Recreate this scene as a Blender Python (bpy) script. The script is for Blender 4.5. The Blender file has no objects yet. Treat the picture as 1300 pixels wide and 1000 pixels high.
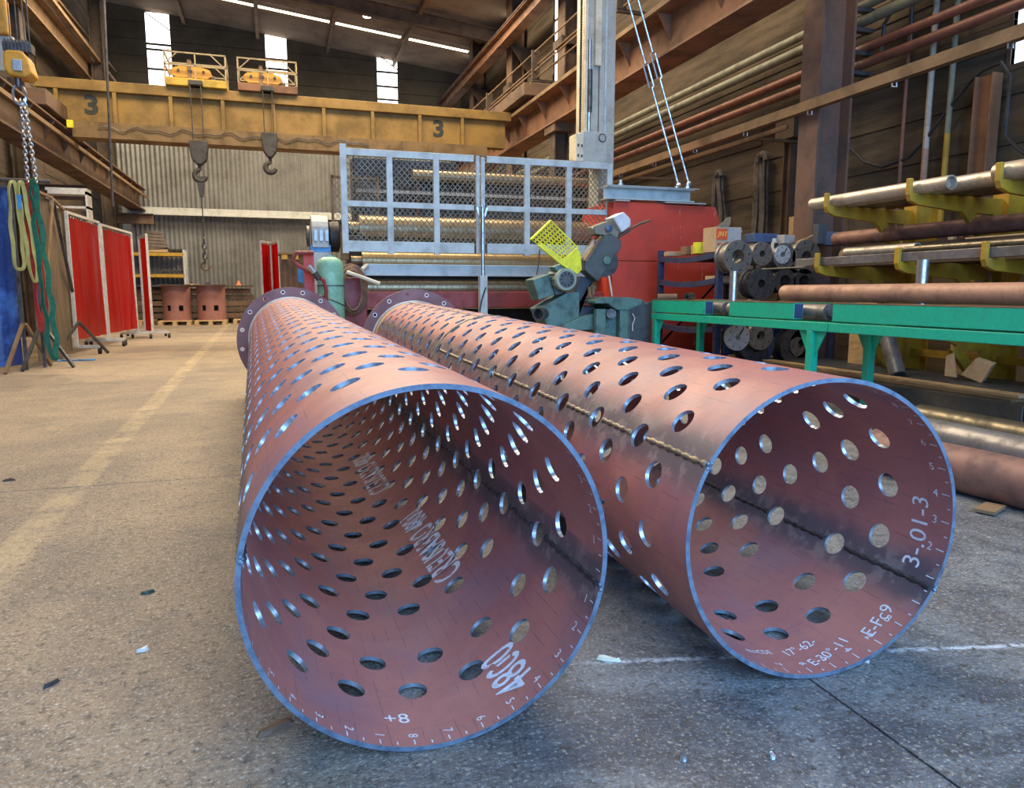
import bpy, bmesh, math, random
from mathutils import Vector as V, Matrix
C = bpy.context.scene.collection
SC = bpy.context.scene
random.seed(7)
PI = math.pi
# ---------------- camera ----------------
cam = bpy.data.objects.new('camera', bpy.data.cameras.new('camera')); C.objects.link(cam); SC.camera = cam
cam.location = (0, 0, .85)
cam.data.sensor_width = 36; cam.data.lens = 927/1300*36; cam.data.clip_start = .02
pit = math.atan2(130, 927); yaw = math.atan2(300, math.hypot(927, 130))
cam.rotation_euler = (PI/2-pit, 0, -yaw)
# ---------------- exposure, world, lights ----------------
SC.view_settings.view_transform = 'Standard'; SC.view_settings.look = 'None'
SC.view_settings.exposure = 0.0; SC.view_settings.gamma = 1.0
w = bpy.data.worlds.new('sky'); SC.world = w; w.use_nodes = True
bg = w.node_tree.nodes['Background']; bg.inputs[0].default_value = (.50, .68, 1, 1); bg.inputs[1].default_value = 1.3
def area(name, loc, rot, sx, sy, power, col):
    l = bpy.data.lights.new(name, 'AREA'); l.shape = 'RECTANGLE'; l.size = sx; l.size_y = sy; l.energy = power; l.color = col
    o = bpy.data.objects.new(name, l); C.objects.link(o); o.location = loc; o.rotation_euler = rot; return o
area('door_daylight', (1.6, -3.6, 3.0), (math.radians(78), 0, 0), 8, 4.6, 900, (.27, .56, 1))
area('skylight_front', (.5, 3.5, 7.9), (0, 0, 0), 8, 3.0, 380, (1, .82, .60))
area('skylight_middle', (.5, 10.5, 7.9), (0, 0, 0), 8, 3.0, 1250, (1, .80, .54))
area('skylight_back', (.5, 17.5, 8.0), (0, 0, 0), 8, 3.0, 1450, (1, .82, .58))
# ---------------- materials ----------------
def mth(nt, op, a, b=None, c=None, clamp=False):
    n = nt.nodes.new('ShaderNodeMath'); n.operation = op; n.use_clamp = clamp
    for i, v in enumerate((a, b, c)):
        if v is None: continue
        if isinstance(v, (int, float)): n.inputs[i].default_value = v
        else: nt.links.new(v, n.inputs[i])
    return n.outputs[0]
def noise(nt, co, scale, detail=4, rough=.6, dist=0):
    n = nt.nodes.new('ShaderNodeTexNoise'); n.inputs['Scale'].default_value = scale; n.inputs['Detail'].default_value = detail
    n.inputs['Roughness'].default_value = rough; n.inputs['Distortion'].default_value = dist
    if co is not None: nt.links.new(co, n.inputs['Vector'])
    return n.outputs[0]
def mix(nt, f, a, b):
    n = nt.nodes.new('ShaderNodeMix'); n.data_type = 'RGBA'
    for s, v in ((n.inputs[0], f), (n.inputs[6], a), (n.inputs[7], b)):
        if isinstance(v, (int, float)): s.default_value = v
        elif isinstance(v, tuple): s.default_value = v if len(v) == 4 else v+(1,)
        else: nt.links.new(v, s)
    return n.outputs[2]
def ramp(nt, f, lo, hi):
    n = nt.nodes.new('ShaderNodeMapRange'); n.inputs[1].default_value = lo; n.inputs[2].default_value = hi; nt.links.new(f, n.inputs[0]); n.interpolation_type = 'SMOOTHSTEP'; return n.outputs[0]
def base(name):
    m = bpy.data.materials.new(name); m.use_nodes = True; nt = m.node_tree
    return m, nt, nt.nodes['Principled BSDF']
def mapped(nt, stretch, kind='Object'):
    t = nt.nodes.new('ShaderNodeTexCoord'); mp = nt.nodes.new('ShaderNodeMapping'); mp.inputs[3].default_value = stretch
    nt.links.new(t.outputs[kind], mp.inputs[0]); return mp.outputs[0]
def bump(nt, b, h, strength, dist=.01):
    n = nt.nodes.new('ShaderNodeBump'); n.inputs['Strength'].default_value = strength; n.inputs['Distance'].default_value = dist
    nt.links.new(h, n.inputs['Height']); nt.links.new(n.outputs[0], b.inputs['Normal'])
def M(name, c, rough=.6, metal=0, c2=None, scale=5, lo=.42, hi=.68, bmp=.12, stretch=(1, 1, 1), fine=40):
    m, nt, b = base(name)
    if c2 is None: c2 = tuple(x*.6 for x in c)
    co = mapped(nt, stretch)
    f = ramp(nt, noise(nt, co, scale, 6, .65), lo, hi)
    col = mix(nt, f, c, c2)
    g = noise(nt, co, fine, 3, .6)
    hs = nt.nodes.new('ShaderNodeHueSaturation'); nt.links.new(col, hs.inputs['Color'])
    nt.links.new(mth(nt, 'MULTIPLY_ADD', g, .5, .75), hs.inputs['Value'])
    nt.links.new(hs.outputs[0], b.inputs['Base Color'])
    b.inputs['Metallic'].default_value = metal
    nt.links.new(mth(nt, 'MULTIPLY_ADD', f, .2, rough-.05, True), b.inputs['Roughness'])
    if bmp: bump(nt, b, g, bmp, .004)
    return m
def emis(name, c, s):
    m, nt, b = base(name); b.inputs['Base Color'].default_value = c+(1,); b.inputs['Emission Color'].default_value = c+(1,); b.inputs['Emission Strength'].default_value = s; return m
steel = M('bare_steel', (.55, .58, .62), .32, .9, (.38, .40, .44), 14)
cutsteel = M('cut_steel_edge', (.42, .50, .60), .30, .75, (.24, .29, .36), 30)
darksteel = M('dark_oily_steel', (.12, .115, .115), .42, .6, (.05, .05, .055), 9)
rust = M('rusty_brown_steel', (.135, .078, .045), .75, 0, (.075, .048, .034), 3)
rustdark = M('dark_brown_steel', (.085, .056, .036), .8, 0, (.045, .034, .026), 3)
orange = M('orange_primer_beam', (.21, .095, .045), .7, 0, (.11, .06, .034), 2.5)
tanbeam = M('dusty_tan_beam', (.23, .14, .07), .75, 0, (.14, .09, .045), 2.5)
cyellow = M('crane_yellow_paint', (.27, .155, .025), .6, 0, (.15, .09, .022), 2.2, .35, .7)
hyellow = M('hoist_orange_yellow', (.62, .30, .025), .45, 0, (.38, .20, .03), 6)
ryellow = M('rack_mustard_paint', (.44, .26, .02), .5, 0, (.28, .17, .02), 5)
byellow = M('bright_yellow_paint', (.80, .78, .02), .45, 0, (.6, .56, .03), 7)
pblue = M('pale_blue_grey_paint', (.50, .57, .58), .5, 0, (.36, .41, .42), 5)
pgrey = M('pale_grey_paint', (.43, .44, .41), .5, 0, (.32, .32, .29), 4)
cream = M('cream_paint', (.70, .64, .48), .55, 0, (.5, .46, .34), 4)
redp = M('red_machine_paint', (.50, .055, .035), .55, 0, (.36, .045, .035), 4)
redd = M('dark_red_machine_paint', (.26, .035, .03), .5, 0, (.17, .03, .028), 4)
teal = M('grey_green_machine_paint', (.10, .19, .165), .5, 0, (.055, .10, .09), 9)
tealdark = M('slate_machine_paint', (.075, .085, .095), .5, 0, (.045, .05, .06), 9)
navy = M('navy_paint', (.035, .05, .12), .5, 0, (.025, .03, .06), 9)
tgreen = M('emerald_green_paint', (.012, .42, .27), .42, 0, (.015, .30, .20), 7, .5, .75)
gasgreen = M('pale_green_cylinder_paint', (.24, .50, .34), .4, 0, (.18, .38, .27), 6)
white = M('white_metal_frame', (.60, .58, .53), .5, 0, (.44, .42, .37), 8)
galv = M('galvanised_steel', (.33, .335, .325), .38, .55, (.19, .19, .18), 1.2, .35, .7)
pipegrey = M('galvanised_pipe', (.48, .43, .36), .42, .5, (.33, .28, .22), 7)
pipebrown = M('light_rust_pipe', (.40, .22, .145), .6, .1, (.26, .145, .10), 6)
pipedark = M('mill_scale_pipe', (.22, .185, .12), .38, .5, (.10, .085, .06), 8)
pipeblue = M('grey_mill_pipe', (.21, .20, .20), .4, .4, (.11, .10, .10), 7)
piperust = M('rusted_pipe', (.25, .125, .095), .6, .15, (.13, .07, .06), 10)
black = M('black_rubber', (.02, .02, .022), .6, 0, (.012, .012, .012), 10)
grease = M('dark_grey_cast', (.05, .044, .036), .6, .1, (.028, .025, .022), 8)
wood = M('pale_pallet_wood', (.52, .36, .18), .75, 0, (.36, .24, .12), 8, stretch=(1, 1, 4))
osb = M('chipboard', (.48, .33, .17), .8, 0, (.28, .18, .09), 16)
card = M('cardboard', (.50, .36, .22), .85, 0, (.40, .28, .17), 6)
cardgrey = M('grey_cardboard', (.42, .39, .36), .85, 0, (.33, .30, .28), 6)
meshm = M('tan_mesh_metal', (.22, .18, .13), .5, .3, (.13, .105, .075), 8)
brass = M('worn_bronze_roll', (.34, .26, .15), .35, .6, (.20, .15, .09), 12, stretch=(6, 1, 1))
bluec = M('blue_tarpaulin', (.015, .045, .20), .35, 0, (.03, .12, .42), 3.5, .45, .62, .3)
brownc = M('brown_canvas', (.15, .105, .065), .8, 0, (.09, .07, .045), 5, stretch=(2, 2, .4))
slingy = M('yellow_webbing', (.50, .45, .14), .8, 0, (.36, .33, .12), 20)
slingg = M('green_webbing', (.012, .14, .085), .8, 0, (.01, .09, .06), 20)
slingr = M('red_webbing', (.45, .035, .025), .7, 0, (.30, .03, .02), 20)
slingk = M('grey_black_webbing', (.10, .085, .075), .8, 0, (.05, .045, .04), 12)
hose = M('rubber_hose_brown', (.22, .12, .07), .6, 0, (.12, .07, .05), 20)
bluep = M('light_blue_paint', (.05, .28, .62), .45, 0, (.04, .2, .45), 6)
labelred = M('printed_red', (.75, .09, .02), .7, 0, (.65, .08, .02), 6, bmp=0)
paintw = M('white_marker_paint', (.72, .74, .80), .8, 0, (.50, .48, .52), 60, .5, .8, bmp=0)
inkdark = M('dark_paint_lettering', (.03, .035, .03), .8, bmp=0)
skyglass = emis('daylight_window_glass', (1, .99, .95), 3.2)
skyblue = emis('daylight_window_glass_blue', (.80, .95, 1), 2.2)
sklt = emis('skylight_glass', (1, .86, .60), 3.5)
lampm = emis('lamp_glow', (1, .95, .82), 14)
wallm = M('dusty_brown_boards', (.095, .066, .038), .85, 0, (.040, .030, .020), 1.6, .35, .68, .25, (1, .35, 3), 22)
wallb = M('dusty_dark_cladding', (.12, .092, .055), .85, 0, (.075, .06, .038), 1.0, .35, .7, .2)
roofm = M('brown_roof_sheet', (.30, .20, .12), .75, 0, (.20, .135, .085), 1.2)
def curtain():
    m, nt, b = base('red_welding_curtain')
    co = mapped(nt, (6, 6, .35)); f = ramp(nt, noise(nt, co, 2.2, 3), .35, .65)
    nt.links.new(mix(nt, f, (.62, .018, .01), (.40, .012, .01)), b.inputs['Base Color'])
    b.inputs['Roughness'].default_value = .22; b.inputs['Specular IOR Level'].default_value = .6
    tr = nt.nodes.new('ShaderNodeBsdfTranslucent'); tr.inputs[0].default_value = (.75, .03, .015, 1)
    tp = nt.nodes.new('ShaderNodeBsdfTransparent'); tp.inputs[0].default_value = (.9, .10, .05, 1)
    a = nt.nodes.new('ShaderNodeMixShader'); a.inputs[0].default_value = .40; c = nt.nodes.new('ShaderNodeMixShader'); c.inputs[0].default_value = .16
    nt.links.new(b.outputs[0], a.inputs[1]); nt.links.new(tr.outputs[0], a.inputs[2]); nt.links.new(a.outputs[0], c.inputs[1]); nt.links.new(tp.outputs[0], c.inputs[2])
    nt.links.new(c.outputs[0], nt.nodes['Material Output'].inputs[0]); return m
redcur = curtain()
def cabinet_red():
    m, nt, b = base('red_cabinet_paint_with_drips')
    co = mapped(nt, (9, 9, 1.6)); d = ramp(nt, noise(nt, co, 2.2, 5, .7),   .60, .66)
    t = nt.nodes.new('ShaderNodeTexCoord'); sp = nt.nodes.new('ShaderNodeSeparateXYZ'); nt.links.new(t.outputs['Object'], sp.inputs[0])
    d = mth(nt, 'MULTIPLY', d, ramp(nt, sp.outputs[0], -.5, .1))
    f = ramp(nt, noise(nt, mapped(nt, (1, 1, 1)), 2.5, 5), .4, .7)
    nt.links.new(mix(nt, mth(nt, 'MULTIPLY', d, .6), mix(nt, f, (.62, .065, .035), (.48, .05, .03)), (.85, .62, .52)), b.inputs['Base Color'])
    b.inputs['Roughness'].default_value = .55; return m
redcab = cabinet_red()
def floor_mat():
    m, nt, b = base('stained_concrete')
    t = nt.nodes.new('ShaderNodeTexCoord'); o = t.outputs['Object']
    sp = nt.nodes.new('ShaderNodeSeparateXYZ'); nt.links.new(o, sp.inputs[0]); X, Y = sp.outputs[0], sp.outputs[1]
    big = noise(nt, o, .8, 6, .7, .6); med = noise(nt, o, 5, 6, .75); fin = noise(nt, o, 42, 5, .75); fib = noise(nt, mapped(nt, (1, 1, 1)), 120, 3, .75)
    col = mix(nt, ramp(nt, big, .35, .68), (.31, .235, .155), (.165, .13, .10))
    col = mix(nt, mth(nt, 'MULTIPLY', ramp(nt, med, .48, .68), .7), col, (.13, .115, .10))
    # oil-dark zone right of the joint; blue sky light put into its colour
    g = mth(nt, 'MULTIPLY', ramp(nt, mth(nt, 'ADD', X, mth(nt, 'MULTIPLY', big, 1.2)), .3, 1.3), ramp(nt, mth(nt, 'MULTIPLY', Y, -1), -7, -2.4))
    stain_skytint = noise(nt, o, 2.6, 5, .7, 1.5)
    col = mix(nt, mth(nt, 'MULTIPLY', g, .8), col, mix(nt, ramp(nt, stain_skytint, .38, .62), (.175, .20, .225), (.05, .07, .10)))
    vor = nt.nodes.new('ShaderNodeTexVoronoi'); vor.inputs['Scale'].default_value = 75; nt.links.new(o, vor.inputs['Vector']); vd = vor.outputs['Distance']
    vc = nt.nodes.new('ShaderNodeSeparateColor'); nt.links.new(vor.outputs['Color'], vc.inputs[0])
    stone = mth(nt, 'MULTIPLY', ramp(nt, mth(nt, 'MULTIPLY', vd, -1), -.40, -.22), ramp(nt, vc.outputs[0], .55, .65))
    col = mix(nt, mth(nt, 'MULTIPLY', stone, .5), col, mix(nt, vc.outputs[1], (.10, .085, .07), (.58, .50, .38)))
    col = mix(nt, mth(nt, 'MULTIPLY', ramp(nt, fin, .55, .72), .5), col, (.46, .40, .32))
    col = mix(nt, mth(nt, 'MULTIPLY', ramp(nt, fin, .49, .34), .9), col, (.06, .055, .05))
    col = mix(nt, mth(nt, 'MULTIPLY', ramp(nt, fib, .56, .67), .6), col, (.62, .58, .50))
    col = mix(nt, mth(nt, 'MULTIPLY', ramp(nt, fib, .46, .34), .75), col, (.07, .06, .05))
    spk = noise(nt, o, 16, 5, .8); col = mix(nt, mth(nt, 'MULTIPLY', ramp(nt, spk, .66, .70), .75), col, (.66, .64, .58))
    pit = noise(nt, o, 9, 6, .8); col = mix(nt, mth(nt, 'MULTIPLY', ramp(nt, pit, .64, .70), .75), col, (.07, .07, .075))
    # worn yellow lane stripe
    cx = mth(nt, 'MULTIPLY_ADD', Y, -.021, -.80); dx = mth(nt, 'ABSOLUTE', mth(nt, 'SUBTRACT', X, cx))
    st = mth(nt, 'MULTIPLY', ramp(nt, mth(nt, 'ADD', mth(nt, 'MULTIPLY', dx, -1), mth(nt, 'MULTIPLY', fin, .05)), -.05, -.02), ramp(nt, med, .66, .40))
    col = mix(nt, mth(nt, 'MULTIPLY', st, .30), col, (.58, .46, .25))
    # chalk line across the right slab
    ly = mth(nt, 'MULTIPLY_ADD', X, -.235, 1.61); dl = mth(nt, 'ABSOLUTE', mth(nt, 'SUBTRACT', Y, ly))
    ch = mth(nt, 'MULTIPLY', ramp(nt, mth(nt, 'MULTIPLY', dl, -1), -.014, -.002), mth(nt, 'MULTIPLY', ramp(nt, X, .6, .75), ramp(nt, fin, .38, .62)))
    col = mix(nt, mth(nt, 'MULTIPLY', ch, .85), col, (.72, .78, .85))
    nt.links.new(col, b.inputs['Base Color'])
    nt.links.new(mth(nt, 'MULTIPLY_ADD', g, -.28, .68), b.inputs['Roughness'])
    bump(nt, b, mth(nt, 'ADD', fin, mth(nt, 'MULTIPLY', med, 2)), .9, .006); return m
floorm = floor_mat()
def tube_mat(name, L, seams, ring=None):
    m, nt, b = base(name)
    uv = nt.nodes.new('ShaderNodeUVMap'); sp = nt.nodes.new('ShaderNodeSeparateXYZ'); nt.links.new(uv.outputs[0], sp.inputs[0])
    T, S = sp.outputs[0], sp.outputs[1]     # T = angle / 360, S = metres along the tube
    o = mapped(nt, (1, 1, 1)); n1 = noise(nt, o, 2.2, 6, .7, .4); n2 = noise(nt, o, 18, 5, .7)
    col = mix(nt, ramp(nt, n1, .3, .7), (.465, .175, .142), (.32, .118, .118))
    col = mix(nt, mth(nt, 'MULTIPLY', ramp(nt, n2, .5, .8), .35), col, (.27, .14, .16))
    col = mix(nt, mth(nt, 'MULTIPLY', ramp(nt, noise(nt, mapped(nt, (1, .5, 1)), 3.3, 5, .6, .8), .46, .68), .55), col, (.23, .155, .205))  # mill scale patches, their purple partly sky light painted into the colour
    # marking-out lines: rows along the tube, dashed
    row = mth(nt, 'ABSOLUTE', mth(nt, 'SUBTRACT', mth(nt, 'FRACT', mth(nt, 'MULTIPLY', T, 64)), .5))
    cb = nt.nodes.new('ShaderNodeCombineXYZ'); nt.links.new(mth(nt, 'FLOOR', mth(nt, 'MULTIPLY', T, 64)), cb.inputs[0]); nt.links.new(mth(nt, 'MULTIPLY', S, 1), cb.inputs[1])
    mp = nt.nodes.new('ShaderNodeMapping'); mp.inputs[3].default_value = (3.7, 14, 1); nt.links.new(cb.outputs[0], mp.inputs[0])
    dash = ramp(nt, noise(nt, mp.outputs[0], 1.0, 2), .47, .60)
    ln = mth(nt, 'MULTIPLY', ramp(nt, mth(nt, 'MULTIPLY', row, -1), -.045, -.015), dash)
    col = mix(nt, mth(nt, 'MULTIPLY', ln, .55), col, (.09, .055, .06))
    rg = mth(nt, 'ABSOLUTE', mth(nt, 'SUBTRACT', mth(nt, 'FRACT', mth(nt, 'MULTIPLY', S, 8.2)), .5))
    col = mix(nt, mth(nt, 'MULTIPLY', mth(nt, 'MULTIPLY', ramp(nt, mth(nt, 'MULTIPLY', rg, -1), -.02, -.005), ramp(nt, n2, .4, .6)), .3), col, (.12, .07, .07))
    for a in seams:
        d = mth(nt, 'ABSOLUTE', mth(nt, 'SUBTRACT', T, a/360))
        d = mth(nt, 'ADD', mth(nt, 'MULTIPLY', d, 2.15), mth(nt, 'MULTIPLY', n2, .05))
        col = mix(nt, mth(nt, 'MULTIPLY', ramp(nt, mth(nt, 'MULTIPLY', d, -1), -.12, -.045), .88), col, mix(nt, ramp(nt, n2, .50, .60), (.085, .08, .095), (.19, .17, .165)))
    if ring:
        d = mth(nt, 'ADD', mth(nt, 'ABSOLUTE', mth(nt, 'SUBTRACT', S, ring)), mth(nt, 'MULTIPLY', n2, .05))
        col = mix(nt, mth(nt, 'MULTIPLY', ramp(nt, mth(nt, 'MULTIPLY', d, -1), -.07, -.03), .7), col, (.30, .25, .15))
    col = mix(nt, mth(nt, 'MULTIPLY', ramp(nt, mth(nt, 'ADD', S, mth(nt, 'MULTIPLY', n2, .06)), L-.17, L-.11), .75), col, (.62, .50, .30))
    nt.links.new(col, b.inputs['Base Color']); nt.links.new(mth(nt, 'MULTIPLY_ADD', n1, .25, .38), b.inputs['Roughness'])
    bump(nt, b, n2, .08, .003); return m
# ---------------- mesh builder ----------------
class MB:
    def __init__(s): s.v = []; s.f = []; s.mi = []; s.cur = 0
    def add(s, vs, fs):
        o = len(s.v); s.v += [tuple(p) for p in vs]; s.f += [tuple(i+o for i in f) for f in fs]; s.mi += [s.cur]*len(fs); return s
    def bx(s, x0, x1, y0, y1, z0, z1):
        return s.add([(x, y, z) for x in (x0, x1) for y in (y0, y1) for z in (z0, z1)],
                     [(0, 1, 3, 2), (4, 6, 7, 5), (0, 4, 5, 1), (2, 3, 7, 6), (0, 2, 6, 4), (1, 5, 7, 3)])
    def box(s, c, d, rot=None):
        R = rot or Matrix.Identity(3); c = V(c)
        return s.add([c+R@V((x*d[0]/2, y*d[1]/2, z*d[2]/2)) for x in (-1, 1) for y in (-1, 1) for z in (-1, 1)],
                     [(0, 1, 3, 2), (4, 6, 7, 5), (0, 4, 5, 1), (2, 3, 7, 6), (0, 2, 6, 4), (1, 5, 7, 3)])
    def bar(s, p, q, w, h=None, up=(0, 0, 1)):
        p, q = V(p), V(q); h = h or w; d = (q-p).normalized(); u = V(up)
        if abs(d.dot(u)) > .98: u = V((0, 1, 0))
        a = d.cross(u).normalized(); b = a.cross(d)
        vs = [e+a*i*w/2+b*j*h/2 for e in (p, q) for i, j in ((-1, -1), (1, -1), (1, 1), (-1, 1))]
        return s.add(vs, [(3, 2, 1, 0), (4, 5, 6, 7)]+[(i, (i+1) % 4, 4+(i+1) % 4, 4+i) for i in range(4)])
    def lathe(s, p, d, prof, n=16, caps=True):
        p, d = V(p), V(d).normalized(); u = V((0, 0, 1)) if abs(d.z) < .9 else V((1, 0, 0)); a = d.cross(u).normalized(); b = d.cross(a)
        vs = []; fs = []
        for t, r in prof: vs += [p+d*t+(a*math.cos(2*PI*k/n)+b*math.sin(2*PI*k/n))*r for k in range(n)]
        for i in range(len(prof)-1):
            for k in range(n): fs.append((i*n+k, i*n+(k+1) % n, (i+1)*n+(k+1) % n, (i+1)*n+k))
        if caps: fs.append(tuple(range(n-1, -1, -1))); fs.append(tuple(range((len(prof)-1)*n, len(prof)*n)))
        return s.add(vs, fs)
    def cyl(s, p, q, r, n=16, r2=None):
        L = (V(q)-V(p)).length; return s.lathe(p, V(q)-V(p), [(0, r), (L, r if r2 is None else r2)], n)
    def pipe(s, p, q, ro, ri, n=20):
        L = (V(q)-V(p)).length
        return s.lathe(p, V(q)-V(p), [(0, ro), (L, ro), (L, ri), (0, ri), (0, ro)], n, False)
    def tube(s, pts, r, n=6, closed=False):
        pts = [V(p) for p in pts]; m = len(pts); vs = []; fs = []; a = None
        for i, p in enumerate(pts):
            q0 = pts[(i-1) % m] if (closed or i) else p; q1 = pts[(i+1) % m] if (closed or i < m-1) else p
            d = (q1-q0).normalized()
            if a is None: a = d.orthogonal().normalized()
            else: a = (a-d*a.dot(d)).normalized()
            b = d.cross(a); rr = r[i] if isinstance(r, (list, tuple)) else r
            vs += [p+(a*math.cos(2*PI*k/n)+b*math.sin(2*PI*k/n))*rr for k in range(n)]
        for i in range(m if closed else m-1):
            j = (i+1) % m
            for k in range(n): fs.append((i*n+k, i*n+(k+1) % n, j*n+(k+1) % n, j*n+k))
        if not closed: fs.append(tuple(range(n-1, -1, -1))); fs.append(tuple(range((m-1)*n, m*n)))
        return s.add(vs, fs)
    def prism(s, pts, vec):
        pts = [V(p) for p in pts]; n = len(pts); vec = V(vec)
        return s.add(pts+[p+vec for p in pts], [tuple(range(n-1, -1, -1)), tuple(range(n, 2*n))]+[(i, (i+1) % n, n+(i+1) % n, n+i) for i in range(n)])
    def sph(s, c, r, n=10, sz=1):
        return s.lathe(V(c)-V((0, 0, r*sz)), (0, 0, 1), [(r*sz*(1-math.cos(PI*(i+.02)/(n*.5+.04))), r*math.sin(PI*(i+.02)/(n*.5+.04))) for i in range(n//2+1)], n)
    def ibeam(s, p, q, w, h, t=.02, up=(0, 0, 1)):
        p, q = V(p), V(q); d = (q-p).normalized(); u = V(up); u = (u-d*u.dot(d)).normalized(); a = d.cross(u)
        o = [(-w/2, -h/2), (w/2, -h/2), (w/2, -h/2+t), (t/2, -h/2+t), (t/2, h/2-t), (w/2, h/2-t), (w/2, h/2), (-w/2, h/2), (-w/2, h/2-t), (-t/2, h/2-t), (-t/2, -h/2+t), (-w/2, -h/2+t)]
        return s.prism([p+a*x+u*y for x, y in o], q-p)
    def done(s, name, mat, par=None, sm=False, bev=0, label=None, stuff=False, ang=35, uv=None):
        o_ = V((0, 0, 0))
        if par is not None: o_ = wloc(par)
        me = bpy.data.meshes.new(name); me.from_pydata([V(p)-o_ for p in s.v], [], s.f)
        for m in (mat if isinstance(mat, (list, tuple)) else [mat]): me.materials.append(m)
        if any(s.mi): me.polygons.foreach_set('material_index', s.mi)
        bm = bmesh.new(); bm.from_mesh(me); bmesh.ops.recalc_face_normals(bm, faces=bm.faces); bm.to_mesh(me); bm.free()
        if sm:
            me.polygons.foreach_set('use_smooth', [True]*len(me.polygons)); me.set_sharp_from_angle(angle=math.radians(ang))
        o = bpy.data.objects.new(name, me); C.objects.link(o)
        if par is not None: o.parent = par
        if bev: md = o.modifiers.new('bevel', 'BEVEL'); md.width = bev; md.segments = 2; md.limit_method = 'ANGLE'
        if label: o['label'] = label
        if stuff: o['kind'] = 'stuff'
        return o
def wloc(o):
    r = V((0, 0, 0))
    while o is not None: r += V(o.location); o = o.parent
    return r
def thing(name, label, cat, loc=(0, 0, 0), group=None):
    o = bpy.data.objects.new(name, None); C.objects.link(o); o.location = loc; o['label'] = label; o['category'] = cat
    if group: o['group'] = group
    return o
def tag(o, label, cat, group=None):
    o['label'] = label; o['category'] = cat
    if group: o['group'] = group
    return o
def struct(o): o['kind'] = 'structure'; return o
def dup(root, loc, label=None, rz=None, group=None):
    r = root.copy(); C.objects.link(r); r.location = loc
    if rz is not None: r.rotation_euler.z = rz
    if label: r['label'] = label
    if group: r['group'] = group
    for ch in list(root.children):
        c = ch.copy(); C.objects.link(c); c.parent = r
        for g in ch.children:
            d = g.copy(); C.objects.link(d); d.parent = c
    return r
def inst(src, par, loc=None, name=None):
    o = src.copy(); C.objects.link(o); o.parent = par
    if loc is not None: o.location = loc
    return o
def textmesh(st, size, fn, extr=0, weight=0):
    """flat lettering: text outline mapped through fn(x, y) -> point"""
    cu = bpy.data.curves.new('t', 'FONT'); cu.body = st; cu.size = size; cu.align_x = 'CENTER'; cu.align_y = 'CENTER'; cu.offset = weight; cu.resolution_u = 3
    o = bpy.data.objects.new('t', cu); me = bpy.data.meshes.new_from_object(o)
    vs = [fn(v.co.x, v.co.y) for v in me.vertices]; fs = [tuple(p.vertices) for p in me.polygons]
    bpy.data.objects.remove(o); bpy.data.curves.remove(cu); bpy.data.meshes.remove(me)
    mb = MB(); mb.add(vs, fs); return mb
# ================= THE SETTING =================
floor = struct(MB().bx(-4.7, 6.5, -6, 22.3, -.25, -.03).done('floor', M('joint_dirt', (.045, .04, .035), .95)))
sx = [-4.6, -2.75, 1.09, 3.05, 6.3]; sy = [-6, -3, -.42, 3.56, 7.6, 11.6, 15.6, 19, 22.2]
for i in range(len(sx)-1):
    for j in range(len(sy)-1):
        g = .0035; x0, x1, y0, y1 = sx[i]+g, sx[i+1]-g, sy[j]+g, sy[j+1]-g
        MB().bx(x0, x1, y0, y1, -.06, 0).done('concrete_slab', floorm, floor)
random.seed(11)
# brown boarded right wall (6.3) and left wall (-4.6)
def board_wall(name, xw, out, y0, y1, nb, z0, z1, dz, holes=()):
    w_ = struct(MB().bx(min(xw+out*.10, xw+out*.30), max(xw+out*.10, xw+out*.30), y0, y1, z0-.2, z1).done(name, wallb))
    bays = [y0+(y1-y0)*i/nb for i in range(nb+1)]
    for i in range(nb):
        z = z0
        while z < z1-.01:
            a = [(bays[i]+.004, bays[i+1]-.004)]
            for hy0, hy1, hz0, hz1 in holes:
                if hz0 < z+dz and hz1 > z:
                    na = []
                    for p, q in a:
                        if hy1 <= p or hy0 >= q: na.append((p, q)); continue
                        if hy0 > p: na.append((p, hy0))
                        if hy1 < q: na.append((hy1, q))
                    a = na
            for p, q in a:
                if q-p < .05: continue
                d = random.uniform(-.012, .012)
                xa, xb = xw+d, xw+out*.10
                MB().bx(min(xa, xb), max(xa, xb), p, q, z+.002, z+dz-.002).done('board', wallm, w_)
            z += dz
    return w_
rw = board_wall('wall_right', 6.3, 1, -2.5, 25.4, 5, 0, 9.1, .215, ((4.3, 5.15, 2.84, 4.2), (16.0, 16.55, 5.4, 8.5), (19.66, 20.0, 5.4, 8.5), (23.3, 23.66, 5.4, 8.5)))
lw = board_wall('wall_left', -4.6, -1, -2.5, 25.4, 4, 0, 9.6, .42, ((9.5, 12.4, 1.5, 2.1), (13.0, 13.6, 4.6, 5.6)))
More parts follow.
